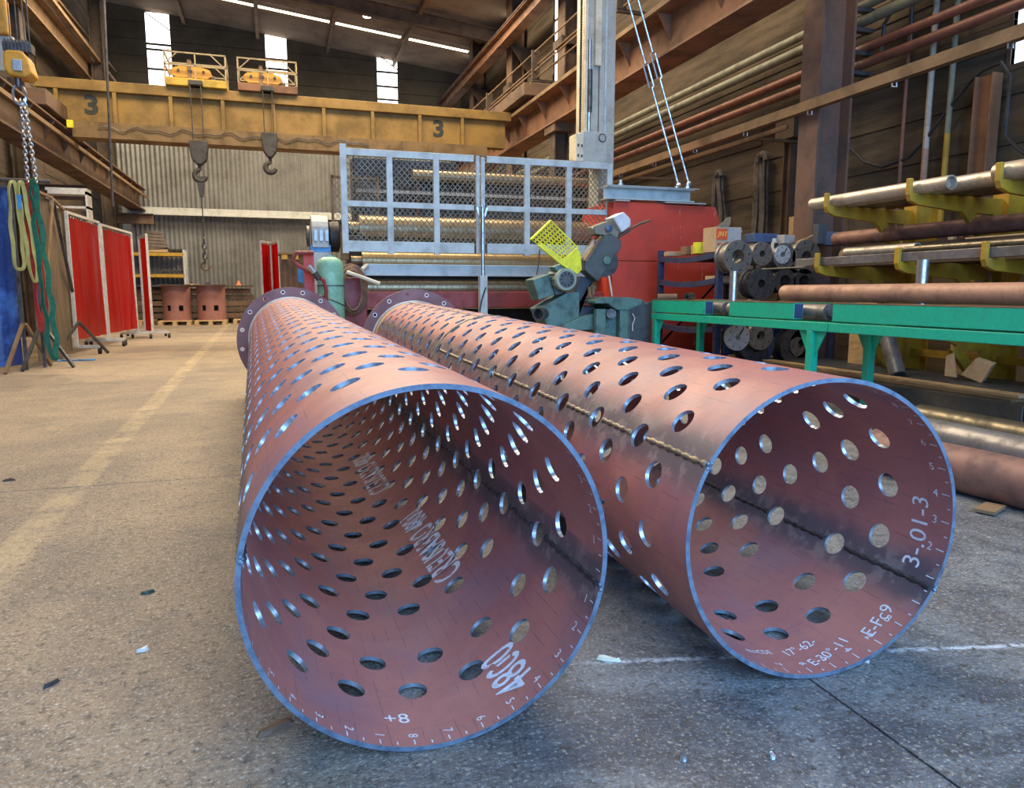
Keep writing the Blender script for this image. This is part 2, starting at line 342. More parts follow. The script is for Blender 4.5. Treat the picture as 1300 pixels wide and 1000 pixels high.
def window(n, x0, x1, y0, y1, z0, z1, glass, bars, axis, diag=False):
    """frame, glazing bars and one pane between each two bars"""
    if axis == 'y':
        wn = struct(MB().bx(x0-.04, x0, y0-.03, y0+.05, z0, z1).bx(x1, x1+.04, y0-.03, y0+.05, z0, z1).bx(x0-.04, x1+.04, y0-.03, y0+.05, z1, z1+.05).bx(x0-.04, x1+.04, y0-.03, y0+.05, z0-.05, z0).done('window_%d' % n, rustdark))
        zz = [z0]+[z0+(z1-z0)*b for b in bars]+[z1]
        for a, b in zip(zz[:-1], zz[1:]): MB().bx(x0, x1, y0+.01, y0+.03, a+.02, b-.02).done('pane', glass, wn)
        for b in zz[1:-1]: MB().bx(x0, x1, y0-.02, y0+.035, b-.03, b+.03).done('glazing_bar', rustdark, wn)
        if diag: MB().bar((x0, y0-.1, z1-.05), (x1+.1, y0-.1, z1-(x1-x0)*.85), .025).done('brace_rod', rustdark, wn)
    else:
        wn = struct(MB().bx(x0-.05, x0+.03, y0-.04, y0, z0, z1).bx(x0-.05, x0+.03, y1, y1+.04, z0, z1).bx(x0-.05, x0+.03, y0-.04, y1+.04, z1, z1+.05).bx(x0-.05, x0+.03, y0-.04, y1+.04, z0-.05, z0).done('window_%d' % n, rustdark))
        zz = [z0]+[z0+(z1-z0)*b for b in bars]+[z1]
        for a, b in zip(zz[:-1], zz[1:]): MB().bx(x0, x0+.02, y0, y1, a+.015, b-.015).done('pane', glass, wn)
        for b in zz[1:-1]: MB().bx(x0-.03, x0+.03, y0, y1, b-.02, b+.02).done('glazing_bar', rustdark, wn)
    return wn
window(4, 6.34, 0, 4.3, 5.15, 2.84, 4.2, skyblue, (.42,), 'x')
window(5, 6.34, 0, 16.0, 16.55, 5.4, 8.5, skyglass, (.2, .5, .8), 'x')
window(6, 6.34, 0, 19.66, 20.0, 5.4, 8.5, skyglass, (.2, .5, .8), 'x')
window(7, 6.34, 0, 23.3, 23.66, 5.4, 8.5, skyglass, (.2, .5, .8), 'x')
window(8, -4.62, 0, 13.0, 13.6, 4.6, 5.6, skyglass, (.25, .5, .75), 'x')
# upper gable wall: dark cladding rows between three tall windows
WY = 25.5
wins = [(-3.3955, -2.7229, 7.1141-.5, 9.1792), (0.0141, 0.6555, 7.3517-.5, 8.9203), (3.4917, 4.167, 7.0603-.5, 8.6306)]
wbk = struct(MB().bx(-4.7, 6.5, WY+.12, WY+.3, -.2, 10).done('wall_back', wallb))
z = .2; dz = .48
while z < 9.7:
    cuts = [-4.6]
    for a, b, c, d in wins:
        if c < z+dz and d > z: cuts += [a, b]
    cuts.append(6.3)
    for k in range(0, len(cuts), 2):
        dd = random.uniform(0, .02)
        MB().bx(cuts[k], cuts[k+1], WY-dd, WY+.12, z+.006, z+dz-.006).done('cladding_board', wallb, wbk)
    z += dz
for k, (a, b, c, d) in enumerate(wins):
    window(k+1, a, b, WY+.03, 0, c, d, skyglass, ((.14, .36, .58, .64), (.2, .48, .62), (.3, .5, .72))[k], 'y', k != 1)
# roof: ribbed brown sheets falling to the right, with bright glazed strips across
def roofz(x): return 9.33-.105*(x+4.6)
rf = struct(MB().add([(x, y, roofz(x)+dz_) for x in (-4.8, 6.5) for y in (-2.5, 25.7) for dz_ in (.13, .3)], [(0, 1, 3, 2), (4, 6, 7, 5), (0, 4, 5, 1), (2, 3, 7, 6), (0, 2, 6, 4), (1, 5, 7, 3)]).done('ceiling', wallb))
strips = [(5.0, 5.5), (14.2, 14.75), (23.1, 23.42)]
ys = [-2.5]+[v for s_ in strips for v in s_]+[25.5]
for k in range(0, len(ys), 2):
    y = ys[k]
    while y < ys[k+1]-.01:
        ye = min(y+1.6, ys[k+1]); mb = MB(); n = max(2, int((ye-y)/.2)*2); pts = []
        for i in range(n+1):
            yy = y+(ye-y)*i/n; pts.append((yy, .04 if i % 2 else 0))
        for (ya, da), (yb, db) in zip(pts[:-1], pts[1:]):
            mb.add([(-4.6, ya, roofz(-4.6)+da), (6.3, ya, roofz(6.3)+da), (6.3, yb, roofz(6.3)+db), (-4.6, yb, roofz(-4.6)+db)], [(0, 1, 2, 3)])
        mb.done('roof_sheet', roofm, rf); y = ye
for n_, (y0, y1) in enumerate(strips):
    xs = [-4.4+2.1*i for i in range(6)]
    for i in range(5):
        xa, xb = xs[i]+.06, xs[i+1]-.06
        MB().add([(xa, y0, roofz(xa)+.04), (xb, y0, roofz(xb)+.04), (xb, y1, roofz(xb)+.04), (xa, y1, roofz(xa)+.04), (xa, y0, roofz(xa)+.08), (xb, y0, roofz(xb)+.08), (xb, y1, roofz(xb)+.08), (xa, y1, roofz(xa)+.08)], [(0, 1, 2, 3), (4, 5, 6, 7), (0, 1, 5, 4), (1, 2, 6, 5), (2, 3, 7, 6), (3, 0, 4, 7)]).done('roof_light_pane', sklt, rf)
for i, x in enumerate((-2.3, -.2, 1.9, 4.0)):
    struct(MB().ibeam((x, 16, roofz(x)-.12), (x, 25.4, roofz(x)-.12), .10, .2, .015).done('trim_%d' % (i+1), tanbeam))
for i, y in enumerate((15.6, 20.6)):
    struct(MB().ibeam((-4.6, y, roofz(-4.6)-.35), (6.3, y, roofz(6.3)-.35), .18, .36, .02).done('trim_%d' % (i+6), rust))
# corrugated partition: individual sheets in two tiers
def corr(x0, x1, z0, z1, y, par, mat, pitch=.117, amp=.022):
    mb = MB(); n = max(2, round((x1-x0)/pitch))*4
    for i in range(n):
        xa, xb = x0+(x1-x0)*i/n, x0+(x1-x0)*(i+1)/n; fa = (0, 1, 1, 0)
        ya, yb = y-amp*(1-math.cos(2*PI*i/4)), y-amp*(1-math.cos(2*PI*(i+1)/4))
        mb.add([(xa, ya, z0), (xb, yb, z0), (xb, yb, z1), (xa, ya, z1)], [(0, 1, 2, 3)])
    mb.f = mb.f; return mb.done('corrugated_sheet', mat, par, sm=True, ang=80)
cp = struct(MB().bx(-3.9, 6.25, 22.06, 22.16, 0, .2).bx(-3.9, 6.25, 22.06, 22.16, 2.9, 3.1).bx(-3.9, 6.25, 22.06, 22.16, 4.7, 4.9).done('wall_partition', rustdark))
x = -3.86; k = 0
while x < 6.0:
    corr(x, x+.93, 3.02, 4.92, 22.03+.006*(k % 2), cp, galv); corr(x, x+.93, .02, 3.0, 22.0+.006*(k % 2), cp, galv); x += .936; k += 1
dt = struct(MB().bx(-3.72, 2.2, 21.72, 21.86, 2.88, 3.06).bx(-3.72, 2.2, 21.66, 21.74, 2.86, 2.90).bx(-3.74, -3.56, 21.74, 21.86, 0, 2.88).done('trim_10', pgrey))
# left side: columns, shelf recess
for i, (x, y) in enumerate(((-4.35, 10.2), (-4.35, 16.2), (-3.95, 21.4))):
    c_ = thing('steel_column', ('rusty brown steel column against the left wall behind the brown canvas screens', 'rusty brown steel column against the left wall beyond the red curtains', 'dark steel column at the left end of the corrugated wall')[i], 'column', (x, y, 0))
    MB().ibeam((x, y, .02), (x, y, 8.8), .34, .30, .025, (1, 0, 0)).done('shaft', rustdark if i else rust, c_)
    MB().bx(x-.2, x+.2, y-.2, y+.2, 0, .02).done('base_plate', rustdark, c_)
    MB().ibeam((x+.1, y, 2.72), (x+1.0, y, 2.72), .2, .26, .02).done('bracket', rust, c_)
def runway(name, label, x, y0, y1, z0, z1, w, mat, jog=None, joints=()):
    t = thing(name, label, 'beam', (x, y0, z0))
    MB().ibeam((x, y0, (z0+z1)/2), (x, y1, (z0+z1)/2), w, z1-z0, .03).done('girder', mat, t)
    MB().bx(x-.035, x+.035, y0, y1, z1, z1+.05).done('rail', darksteel, t)
    s_ = 1 if x < 0 else -1; y = y0+1.0
    while y < y1:
        MB().prism([(x+s_*.015, y, z1-.03), (x+s_*(w/2), y, z1-.03), (x+s_*.015, y, z1-.03-(z1-z0)*.55)], (0, .015, 0)).done('stiffener', mat, t); y += 1.1
    return t
lrun = runway('crane_runway_beam', 'dark brown crane runway beam along the left wall carrying the yellow crane', -3.35, 7, 21.95, 2.95, 3.53, .36, rust)
MB().bx(-3.15, -3.11, 8, 21.9, 3.28, 3.34).done('conductor_rail', tanbeam, lrun)
rrun = runway('crane_runway_beam', 'orange primed crane runway beam along the right wall above the red cabinet', 4.8, 2, 21.95, 3.69, 4.26, .40, orange)
MB().bx(4.56, 4.60, 2, 21.9, 4.24, 4.30).done('walkway_angle', tanbeam, rrun)
MB().ibeam((4.8, 12.3, .0), (4.8, 12.3, 3.67), .26, .26, .02, (1, 0, 0)).done('support_post', rustdark, rrun)
MB().bx(4.62, 4.98, 12.05, 12.55, 3.56, 3.69).done('support_bracket', rust, rrun)
ul = thing('upper_rail_beam', 'tan steel beam high on the left wall above the yellow crane', 'beam', (-4.25, 12, 5.97))
MB().ibeam((-4.2, 12, 6.22), (-4.2, 25.3, 6.22), .3, .5, .03).done('girder', tanbeam, ul)
MB().bx(-4.0, -3.9, 12, 25.3, 6.47, 6.55).done('top_angle', tanbeam, ul)
MB().bar((-4.25, 19.15, 7.13), (-4.25, 25.3, 7.3), .06, .06).done('tie_rod', tanbeam, ul)
ur = thing('upper_rail_beam', 'tan steel beam high on the right wall crossing in front of the slit windows', 'beam', (5.6, 12, 6.85))
MB().ibeam((5.6, 12, 6.98), (5.6, 25.3, 6.98), .26, .34, .03).done('girder', orange, ur)
MB().bx(5.45, 5.75, 12, 25.3, 7.15, 7.18).done('top_plate', rustdark, ur)
for y in (14, 18, 22): MB().prism([(5.75, y, 6.8), (6.28, y, 6.8), (6.28, y, 6.1)], (0, .04, 0)).done('bracket', rustdark, ur)
for i, y in enumerate((15, 18.6, 22.4)):
    c_ = thing('steel_column', ('brown steel column on the right wall beside the nearest slit window', 'brown steel column on the right wall beside the middle slit window', 'brown steel column on the right wall beside the farthest slit window')[i], 'column', (6.05, y, 0))
    MB().ibeam((6.05, y, 0), (6.05, y, 8.3), .42, .34, .03, (1, 0, 0)).done('shaft', rust, c_)
    MB().bx(5.8, 6.28, y-.25, y+.25, 5.9, 6.05).done('bracket', rustdark, c_)
bc = thing('steel_column', 'big rust-brown H column standing behind the flange shelves', 'column', (5.72, 6.75, 0))
MB().ibeam((5.66, 6.72, .02), (5.66, 6.72, 8.3), .30, .42, .03, (1, 0, 0)).done('shaft', M('column_brown', (.155, .085, .06), .75, c2=(.09, .06, .05), scale=2), bc)
MB().bx(5.4, 5.95, 6.5, 6.95, 0, .02).done('base_plate', rustdark, bc)
for z in (3.12, 3.32, 3.55, 3.75): MB().bx(5.86, 6.12, 6.6, 6.68, z, z+.04).done('pipe_bracket', darksteel, bc)
b2 = thing('steel_column', 'slim rust-brown column on the right wall between the grey riser pipes and the window', 'column', (6.1, 5.3, 0))
MB().ibeam((6.2, 5.27, .0), (6.2, 5.27, 2.78), .12, .18, .012, (0, 1, 0)).done('shaft', orange, b2)
b3 = thing('steel_column', 'slim dark steel post on the right wall between the hanging belts and the big column', 'column', (6.12, 8.35, 0))
MB().ibeam((6.2, 7.95, .0), (6.2, 7.95, 2.9), .10, .13, .012, (0, 1, 0)).done('shaft', rust, b3)
MB().bx(6.08, 6.28, 7.75, 8.1, 2.72, 3.0).done('bracket_box', rustdark, b3)
# pipes along the right wall
def wallpipe(label, x, y0, y1, z, r, mat, grp=None):
    o = MB().cyl((x, y0, z), (x, y1, z), r, 12).done('wall_pipe', mat, sm=True); tag(o, label, 'pipe', grp); return o
ppg = M('khaki_green_pipe_paint', (.19, .19, .135), .55, 0, (.12, .12, .09), 5); ppr = M('red_brown_pipe_paint', (.22, .08, .05), .55, 0, (.14, .06, .04), 5)
wallpipe('khaki pipe high along the right wall, upper one of the khaki pair', 6.05, 2.2, 21.9, 3.84, .05, ppg)
wallpipe('khaki pipe along the right wall, lower one of the khaki pair', 6.05, 2.2, 21.9, 3.68, .055, ppg)
wallpipe('red-brown pipe along the right wall, upper one of the red-brown pair', 6.05, 2.2, 21.9, 3.40, .045, ppr)
wallpipe('red-brown pipe along the right wall, lower one just above the rusty channel', 6.05, 2.2, 21.9, 3.24, .05, ppr)
gt = thing('cable_channel', 'long rust-tan steel channel running along the right wall in front of the big column', 'channel', (5.36, 2.2, 2.71))
MB().prism([(5.32, 2.2, 2.71), (5.40, 2.2, 2.71), (5.40, 2.2, 2.72), (5.33, 2.2, 2.72), (5.33, 2.2, 2.80), (5.40, 2.2, 2.80), (5.40, 2.2, 2.81), (5.32, 2.2, 2.81)], (0, 18, 0)).done('channel', tanbeam, gt)
for i in range(8): MB().tube([(5.34, 4.4+i*1.1, 2.71), (5.34, 4.4+i*1.1, 2.67), (5.39, 4.4+i*1.1, 2.67), (5.39, 4.4+i*1.1, 2.71)], .008, 5).done('hanger_clip', steel, gt)
g2 = tag(MB().bx(5.55, 5.58, 7.2, 14, 2.66, 2.71).bx(5.58, 6.3, 7.84, 7.88, 2.67, 2.70).bx(5.58, 6.3, 11.0, 11.04, 2.67, 2.70).done('short_rail', tanbeam), 'short tan rail below the rusty channel ending at the dark bracket box', 'rail')
def riser(label, x, y, z0, z1, r, mat, low=None):
    t = thing('riser_pipe', label, 'pipe', (x, y, z0)); MB().cyl((x, y, z0+.9), (x, y, z1), r, 10).done('pipe', mat, t, sm=True)
    MB().cyl((x, y, z0), (x, y, z0+.9), r*1.02, 10).done('lower_section', low or mat, t, sm=True)
riser('thick grey riser pipe with rusty foot on the right wall, left one of two', 6.2, 5.9, 1.35, 6, .03, pipegrey, pipebrown)
riser('grey riser pipe with yellow lower end on the right wall, right one of two', 6.2, 5.66, 1.45, 6, .026, ppg, ryellow)
riser('thin red-brown riser pipe on the right wall left of the grey risers', 6.2, 6.2, 1.3, 3.9, .018, ppr)
riser('thin rusty rod standing on the right wall beside the big column', 6.22, 7.0, .9, 6, .012, pipebrown)
riser('thin dark rod on the right wall nearest the big column', 6.22, 7.3, .9, 6, .010, rust)
cb = tag(MB().tube([(6.22, 7.25, 2.48), (6.2, 7.1, 2.50), (6.2, 6.9, 2.42), (6.2, 6.7, 2.25), (6.2, 6.45, 2.16), (6.2, 6.1, 2.2), (6.2, 5.9, 2.35), (6.2, 5.65, 2.6), (6.2, 5.45, 2.78), (6.2, 5.33, 2.84), (6.15, 5.12, 2.84), (6.15, 5.02, 2.7), (6.15, 5.02, 2.2), (6.15, 4.9, 2.08), (6.15, 4.55, 1.8)], .016, 6).done('cable', black, sm=True), 'black cable looping across the right wall between rods and risers', 'cable')
tag(MB().tube([(6.2, 6.55, 3.35), (6.2, 6.55, 3.62), (6.2, 6.45, 3.74), (6.2, 6.3, 3.76), (6.2, 6.2, 3.7), (6.2, 6.18, 3.3)], .02, 8).done('pipe_bend', darksteel, sm=True), 'dark bent pipe loop on the right wall beside the thick grey riser', 'pipe')
d_ = thing('peeling_conduit', 'grey conduit strip with crusted white foam beside the big column', 'conduit', (6.15, 7.35, 1.0))
MB().box((6.25, 7.42, 2.5), (.12, .12, .08)).done('junction_box', pgrey, d_)
mb = MB()
for i in range(26): mb.box((6.26+random.uniform(-.01, .01), 7.5+random.uniform(-.03, .03), 2.44-i*.055), (.07, random.uniform(.02, .07), .07), Matrix.Rotation(random.uniform(-.5, .5), 3, 'X'))
mb.done('foam_crust', pgrey, d_)
# belts hanging on the wall
def strap(name, mat, par, pts, w, th, across=(0, 1, 0), thick=(1, 0, 0)):
    """continuous flat strap along pts: w wide along 'across', th thick along 'thick'"""
    a_, t_ = V(across)*w/2, V(thick)*th/2; vs = []; fs = []
    for p in pts: p = V(p); vs += [p-a_-t_, p+a_-t_, p+a_+t_, p-a_+t_]
    for i in range(len(pts)-1):
        for k in range(4): fs.append((i*4+k, i*4+(k+1) % 4, i*4+4+(k+1) % 4, i*4+4+k))
    fs += [(3, 2, 1, 0), tuple(len(vs)-4+k for k in range(4))]
    return MB().add(vs, fs).done(name, mat, par, sm=True, ang=50)
def belt(label, y, ztop, zbot, s0_, s1_, tw):
    t = thing('hanging_belt', label, 'belt', (6.15, y, zbot))
    for s_ in (-1, 1):
        for q in range(2):
            pts = [(6.22-.03*q, y+s_*(s0_+(s1_-s0_)*(f/12)**1.2)+.035*q+.015*math.sin(f*.8+q), ztop-(f/12)*(ztop-zbot)) for f in range(13)]
            strap('belt_strand', slingk, t, pts, tw, .012)
    MB().tube([(6.2, y+math.cos(a)*(s0_+tw*.3), ztop+math.sin(a)*(s0_+tw*.3)) for a in [PI*i/8 for i in range(9)]], tw*.42, 8).done('belt_loop', slingk, t, sm=True)
    MB().cyl((6.12, y, ztop), (6.3, y, ztop), .02, 8).done('peg', darksteel, t)
belt('dark belt loop hanging like an inverted V on the boarded wall behind the red cabinet', 9.5, 2.5, 1.3, .04, .24, .09)
belt('long dark belt bundle hanging straight down, right of the inverted V belt', 8.5, 2.55, .9, .06, .10, .11)
sg = thing('wall_sign', 'dark narrow sign board with faded red marks on the right wall at the picture edge', 'sign', (6.2, 4.5, 2.3))
MB().bx(6.19, 6.25, 4.2, 4.85, 2.26, 2.42).done('board', darksteel, sg)
for i in range(6): MB().bx(6.184, 6.19, 4.28+i*.085, 4.33+i*.085+.01*(i % 2), 2.31+.008*(i % 3), 2.37-.01*(i % 2)).done('faded_mark', labelred, sg)
# ================= CRANE =================
YC = 14.3
cr = thing('overhead_crane', 'yellow overhead travelling crane girder marked 3 spanning the hall', 'crane', (.5, YC, 3.6))
zt, zb, x0, x1 = 4.3433, 3.673, -3.62, 4.57
MB().bx(x0, x1, YC, YC+.45, zt-.17, zt).done('top_flange', cyellow, cr, bev=.01)
MB().bx(x0+.1, x1-.1, YC+.10, YC+.36, zb, zt-.17).done('web_plate', cyellow, cr)
MB().bx(x0+.50, x1-.5, YC+.0, YC+.40, zb-.26, zb).done('lower_box', M('crane_lower_brown', (.19, .115, .04), .7, c2=(.11, .07, .03), scale=3), cr)
for px in (72, 146, 217, 283, 347, 411, 473, 533, 587):
    xx = {72: -3.3202, 146: -2.453, 217: -1.5861, 283: -0.7477, 347: 0.0972, 411: 0.9752, 473: 1.8593, 533: 2.7481, 587: 3.5777}[px]
    MB().bx(xx-.03, xx+.03, YC+.01, YC+.10, zb, zt-.17).done('stiffener', cyellow, cr)
for px_, nm in ((-2.8216, 0), (3.1246, 1)):
    textmesh('3', .42, lambda x, y, c=px_: (c+x*1.15, YC+.095, (zb+zt-.17)/2+.02+y), weight=.015).done('number_marking', inkdark, cr)
for xx in (-3.35, 4.8):
    MB().bx(xx-(.16 if xx < 0 else .34), xx+.16, YC-1.1, YC+1.6, 3.66 if xx < 0 else 4.40, 3.9 if xx < 0 else 4.62).done('end_carriage', rust, cr, bev=.01)
    zz = 3.665 if xx < 0 else 4.395
    for yy in (YC-.85, YC+1.35): MB().cyl((xx-.06, yy, zz), (xx+.06, yy, zz), .08, 16).done('wheel', darksteel, cr, sm=True)
MB().tube([(x0+.9+i*.10, YC-.03, zb-.10+.055*math.sin(i*1.3)*math.sin(i*.37)) for i in range(46)], .009, 5).done('festoon_cable', darksteel, cr)
MB().box((-3.1177, YC-.1, zb-.08), (.09, .06, .12)).done('lamp_box', byellow, cr)
def trolley(label, xa, xb, mat):
    z0 = zt+.0; t = thing('crane_trolley', label, 'crane trolley', ((xa+xb)/2, YC, z0)); z1 = z0+.13; H = 4.884
    MB().bx(xa, xb, YC-.1, YC+.6, z0+.0, z1).done('chassis', mat, t, bev=.01)
    m = MB()
    for yy in (YC-.08, YC+.58):
        for z in (H, z1+(H-z1)*.5): m.bar((xa, yy, z), (xb, yy, z), .022)
        for xx in (xa+.01, xa+(xb-xa)*.5, xb-.01): m.bar((xx, yy, z1), (xx, yy, H), .022)
        m.bar((xb-.25, yy, H), (xb-.01, yy, H-.22), .018); m.bar((xa+.22, yy, H), (xa+.01, yy, H-.2), .018)
    for z in (H, z1+(H-z1)*.5):
        for xx in (xa+.01, xb-.01): m.bar((xx, YC-.08, z), (xx, YC+.58, z), .022)
    m.done('guard_rail', M('dusty_rail_paint', (.36, .29, .17), .7), t)
    cx = xa+(xb-xa)*.42
    MB().cyl((cx, YC+.1, z1+.12), (cx, YC+.42, z1+.12), .17, 20).done('winch_drum', darksteel, t, sm=True)
    MB().prism([(cx-.34, YC+.02, z1+.10), (cx-.30, YC+.02, z1+.18), (cx-.1, YC+.02, z1+.24), (cx+.1, YC+.02, z1+.24), (cx+.30, YC+.02, z1+.18), (cx+.34, YC+.02, z1+.10), (cx+.25, YC+.02, z1+.04), (cx-.25, YC+.02, z1+.04)], (0, .05, 0)).done('drum_housing', hyellow, t)
    for dx in (-.2, 0, .2): MB().cyl((cx+dx, YC-.01, z1+.14), (cx+dx, YC+.02, z1+.14), .022, 8).done('bolt', darksteel, t)
    MB().cyl((xb-.45, YC+.2, z1+.07), (xb-.2, YC+.2, z1+.07), .06, 12).done('motor', grease, t, sm=True)
    MB().bx(xa+.36, xa+.42, YC, YC+.1, z1, z1+.33).done('post', tanbeam, t)
trolley('yellow trolley with railing on the crane girder, left one with bright yellow chassis', -1.6473, -0.6576, M('trolley_yellow', (.52, .33, .03), .55, c2=(.3, .2, .03)))
trolley('trolley with railing on the crane girder, right one with rusty orange chassis', -0.4774, 0.5274, orange)
def hookblock(label, px, ztop, zpt, zhook, w, sling=None):
    x, y = px, YC-.2; t = thing('crane_hook', label, 'hook', (x, y, zhook))
    n = 12; prof = [(-w*.55, ztop-.1), (-w*.5, ztop), (w*.5, ztop), (w*.55, ztop-.1), (w*.42, ztop-.32), (w*.14, zpt), (-w*.14, zpt), (-w*.42, ztop-.32)]
    MB().prism([(x+a, y-.09, b) for a, b in prof], (0, .18, 0)).done('sheave_block', grease, t, bev=.02)
    MB().cyl((x, y, zpt+.02), (x, y, zpt-.09), .03, 10).done('shank', grease, t)
    r = w*.33; pts = [(x+r*math.cos(a), y, zpt-.08-r+r*math.sin(a)) for a in [PI/2+PI*1.45*i/14 for i in range(15)]]
    MB().tube(pts, [.035+.012*math.sin(PI*i/14) for i in range(15)], 8).done('hook', grease, t, sm=True)
    for dx in (-w*.3, w*.3): MB().cyl((x+dx, y, ztop-.05), (x+dx, y, zt+.06), .010, 6).done('wire_rope', darksteel, t)
    MB().bx(x-w*.4, x+w*.4, YC-.22, YC, zt, zt+.07).done('rope_guide', grease, t)
    return t
hx = -1.1583
hookblock('dark crane hook block hanging under the yellow girder, left one holding a chain sling', hx, 3.4178, 3.0163, 2.8009, .28)
hookblock('dark crane hook block hanging under the yellow girder, right empty one', 0.0077, 3.6227, 3.1981, 2.9638, .26)
sl = thing('chain_sling', 'thin chain sling hanging from the left crane hook in front of the corrugated wall', 'chain', (hx, YC-.2, 1.5))
zz0 = 2.8279
MB().prism([(hx-.08, YC-.23, zz0), (hx+.08, YC-.23, zz0), (hx+.03, YC-.23, zz0-.35), (hx-.03, YC-.23, zz0-.35)], (0, .06, 0)).done('master_link', grease, sl)
MB().cyl((hx, YC-.2, zz0-.35), (hx, YC-.2, 1.7806), .011, 6).done('chain', darksteel, sl)
def links(mb, x, y, z0, z1, L, w, r, dx=0):
    n = int(abs(z1-z0)/(L*.72)); 
    for i in range(n):
        zc = z0+(z1-z0)*(i+.5)/n; xc = x+dx*(i+.5)/n; c_, s_ = (1, 0) if i % 2 else (0, 1)
        mb.tube([(xc+c_*w/2*math.cos(a), y+s_*w/2*math.cos(a), zc+L/2*math.sin(a)) for a in [2*PI*k/8 for k in range(8)]], r, 4, True)
    return mb
links(MB(), hx, YC-.2, 1.7806, 1.3381, .11, .07, .014).done('end_chain', darksteel, sl)
MB().tube([(hx+.07*math.cos(a), YC-.2, 1.2965+.07*math.sin(a)) for a in [PI/2+PI*1.5*i/10 for i in range(11)]], .02, 6).done('end_hook', rust, sl)
# roof lamp with bright glow
lp = thing('roof_lamp', 'small glaring lamp hanging under the roof light strip', 'lamp', (2.7106, 21.5, 8.3482))
P = (2.7106, 21.5, 8.3482)
MB().cyl((P[0], P[1], P[2]), (P[0], P[1], P[2]+.12), .14, 16, .06).done('reflector', darksteel, lp, sm=True)
MB().cyl((P[0], P[1], P[2]-.03), (P[0], P[1], P[2]-.002), .11, 16).done('bulb', lampm, lp)
MB().cyl((P[0], P[1], P[2]+.12), (P[0], P[1], roofz(P[0])), .012, 6).done('stem', darksteel, lp)
tag(MB().cyl((-2.1774, 12, 2.0617), (-2.0474, 12, 6.5), .018, 6).done('hanging_cable', darksteel), 'thin grey cable hanging down the left side in front of the crane girder', 'cable')
# ================= LEFT: HOIST AND SLINGS =================
h = thing('chain_hoist', 'orange-yellow electric chain hoist block hanging at the upper left', 'hoist', (-2.25, 8.5, 2.8))
hx0, hx1 = -2.3658, -2.1741; hzt, hzb = 3.1197, 2.8949
MB().prism([(hx0, 8.4, hzt-.03), (hx0+.03, 8.4, hzt), (hx1-.03, 8.4, hzt), (hx1+.01, 8.4, hzt-.06), (hx1+.04, 8.4, hzb+.02), (hx1-.02, 8.4, hzb-.02), (hx0+.03, 8.4, hzb), (hx0, 8.4, hzb+.05)], (0, .24, 0)).done('housing', hyellow, h, bev=.02)
MB().bx(hx0+.08, hx0+.16, 8.37, 8.4, hzb+.03, hzt-.09).done('swivel_plate', steel, h, bev=.005)
MB().cyl((-2.28, 8.5, hzb), (-2.28, 8.5, hzb-.09), .03, 12).done('swivel', darksteel, h)
MB().tube([(-2.28+.055*math.cos(a), 8.5, hzb-.16+.09*math.sin(a)) for a in [2*PI*k/16 for k in range(16)]], .014, 6, True).done('hook_ring', steel, h, sm=True)
for dx in (-.06, 0, .06, .1): MB().cyl((-2.26+dx, 8.52, hzt-.02), (-2.26+dx, 8.52, 4.6), .006, 5).done('hoist_rope', darksteel, h)
m = MB()
for i in range(7): m.bx(-2.36+i*.03, -2.345+i*.03, 8.45, 8.62, hzt, hzt+.11)
m.bx(-2.38, -2.14, 8.47, 8.6, hzt+.01, hzt+.09); m.done('motor_fins', darksteel, h)
tag(MB().bx(-2.75, -2.4271, 9.0, 9.25, 3.07, 3.41).done('control_cabinet', pgrey, bev=.01), 'pale grey box at the left edge behind the orange hoist', 'box')
tag(MB().box((-2.5104, 9, 3.5822), (.12, .12, .34)).done('beacon_box', hyellow, bev=.02), 'small orange box at the top left corner above the hoist', 'box')
ch = thing('hoist_chain', 'double steel chain hanging from the orange hoist down to the webbing slings', 'chain', (-2.24, 8.5, 1.9))
links(MB(), -2.275, 8.5, hzb-.2, 1.92, .05, .035, .007, .0).done('chain_strand', steel, ch)
links(MB(), -2.245, 8.5, hzb-.2, 1.92, .05, .035, .007, .045).done('chain_strand', steel, ch)
def loop(name, label, x, y, zt_, zb_, hw, mat, lean=0, w=.036, wob=.006, bot=.8):
    pts = []; n = 40
    for i in range(n+1):
        a = 2*PI*i/n; s_, c_ = math.sin(a), math.cos(a); z = (zb_+zt_)/2+(zt_-zb_)/2*(abs(c_)**.8)*(1 if c_ > 0 else -1)
        k = hw*(abs(s_)**.35)*(1 if s_ > 0 else -1)*(.55+bot*.5*(1-c_)*.5)
        pts.append(V((x+k+lean*(zt_-z)+wob*math.sin(z*17+s_*2), y+.03*s_, z)))
    vs = []; fs = []
    for i, p in enumerate(pts):
        d = (pts[(i+1) % n]-pts[(i-1) % n]).normalized(); nn = V((-d.z, 0, d.x)).normalized(); tw = .35*math.sin(p.z*6+i*.1)
        a_ = (V((0, 1, 0))*math.sin(tw+.5)+nn*math.cos(tw+.5))*w/2; t_ = a_.cross(d).normalized()*.004
        vs += [p-a_-t_, p+a_-t_, p+a_+t_, p-a_+t_]
    for i in range(n):
        for q in range(4): fs.append((i*4+q, i*4+(q+1) % 4, i*4+4+(q+1) % 4, i*4+4+q))
    return tag(MB().add(vs, fs).done(name, mat, sm=True, ang=50), label, 'sling')
loop('webbing_sling', 'worn yellow webbing sling looped over the left end of the slings rail', -2.445, 8.62, 1.93, 1.07, .045, slingy)
loop('webbing_sling', 'worn yellow webbing sling hanging beside the green one', -2.37, 8.60, 1.93, .95, .03, slingy, .06)
loop('webbing_sling', 'bright red webbing sling hanging behind the yellow ones', -2.335, 8.70, 1.93, .45, .035, slingr, .02, .055)
gs = loop('webbing_sling', 'long green webbing sling reaching almost to the floor', -2.27, 8.62, 1.96, .16, .025, slingg, .035, .05, .014, 1.6)
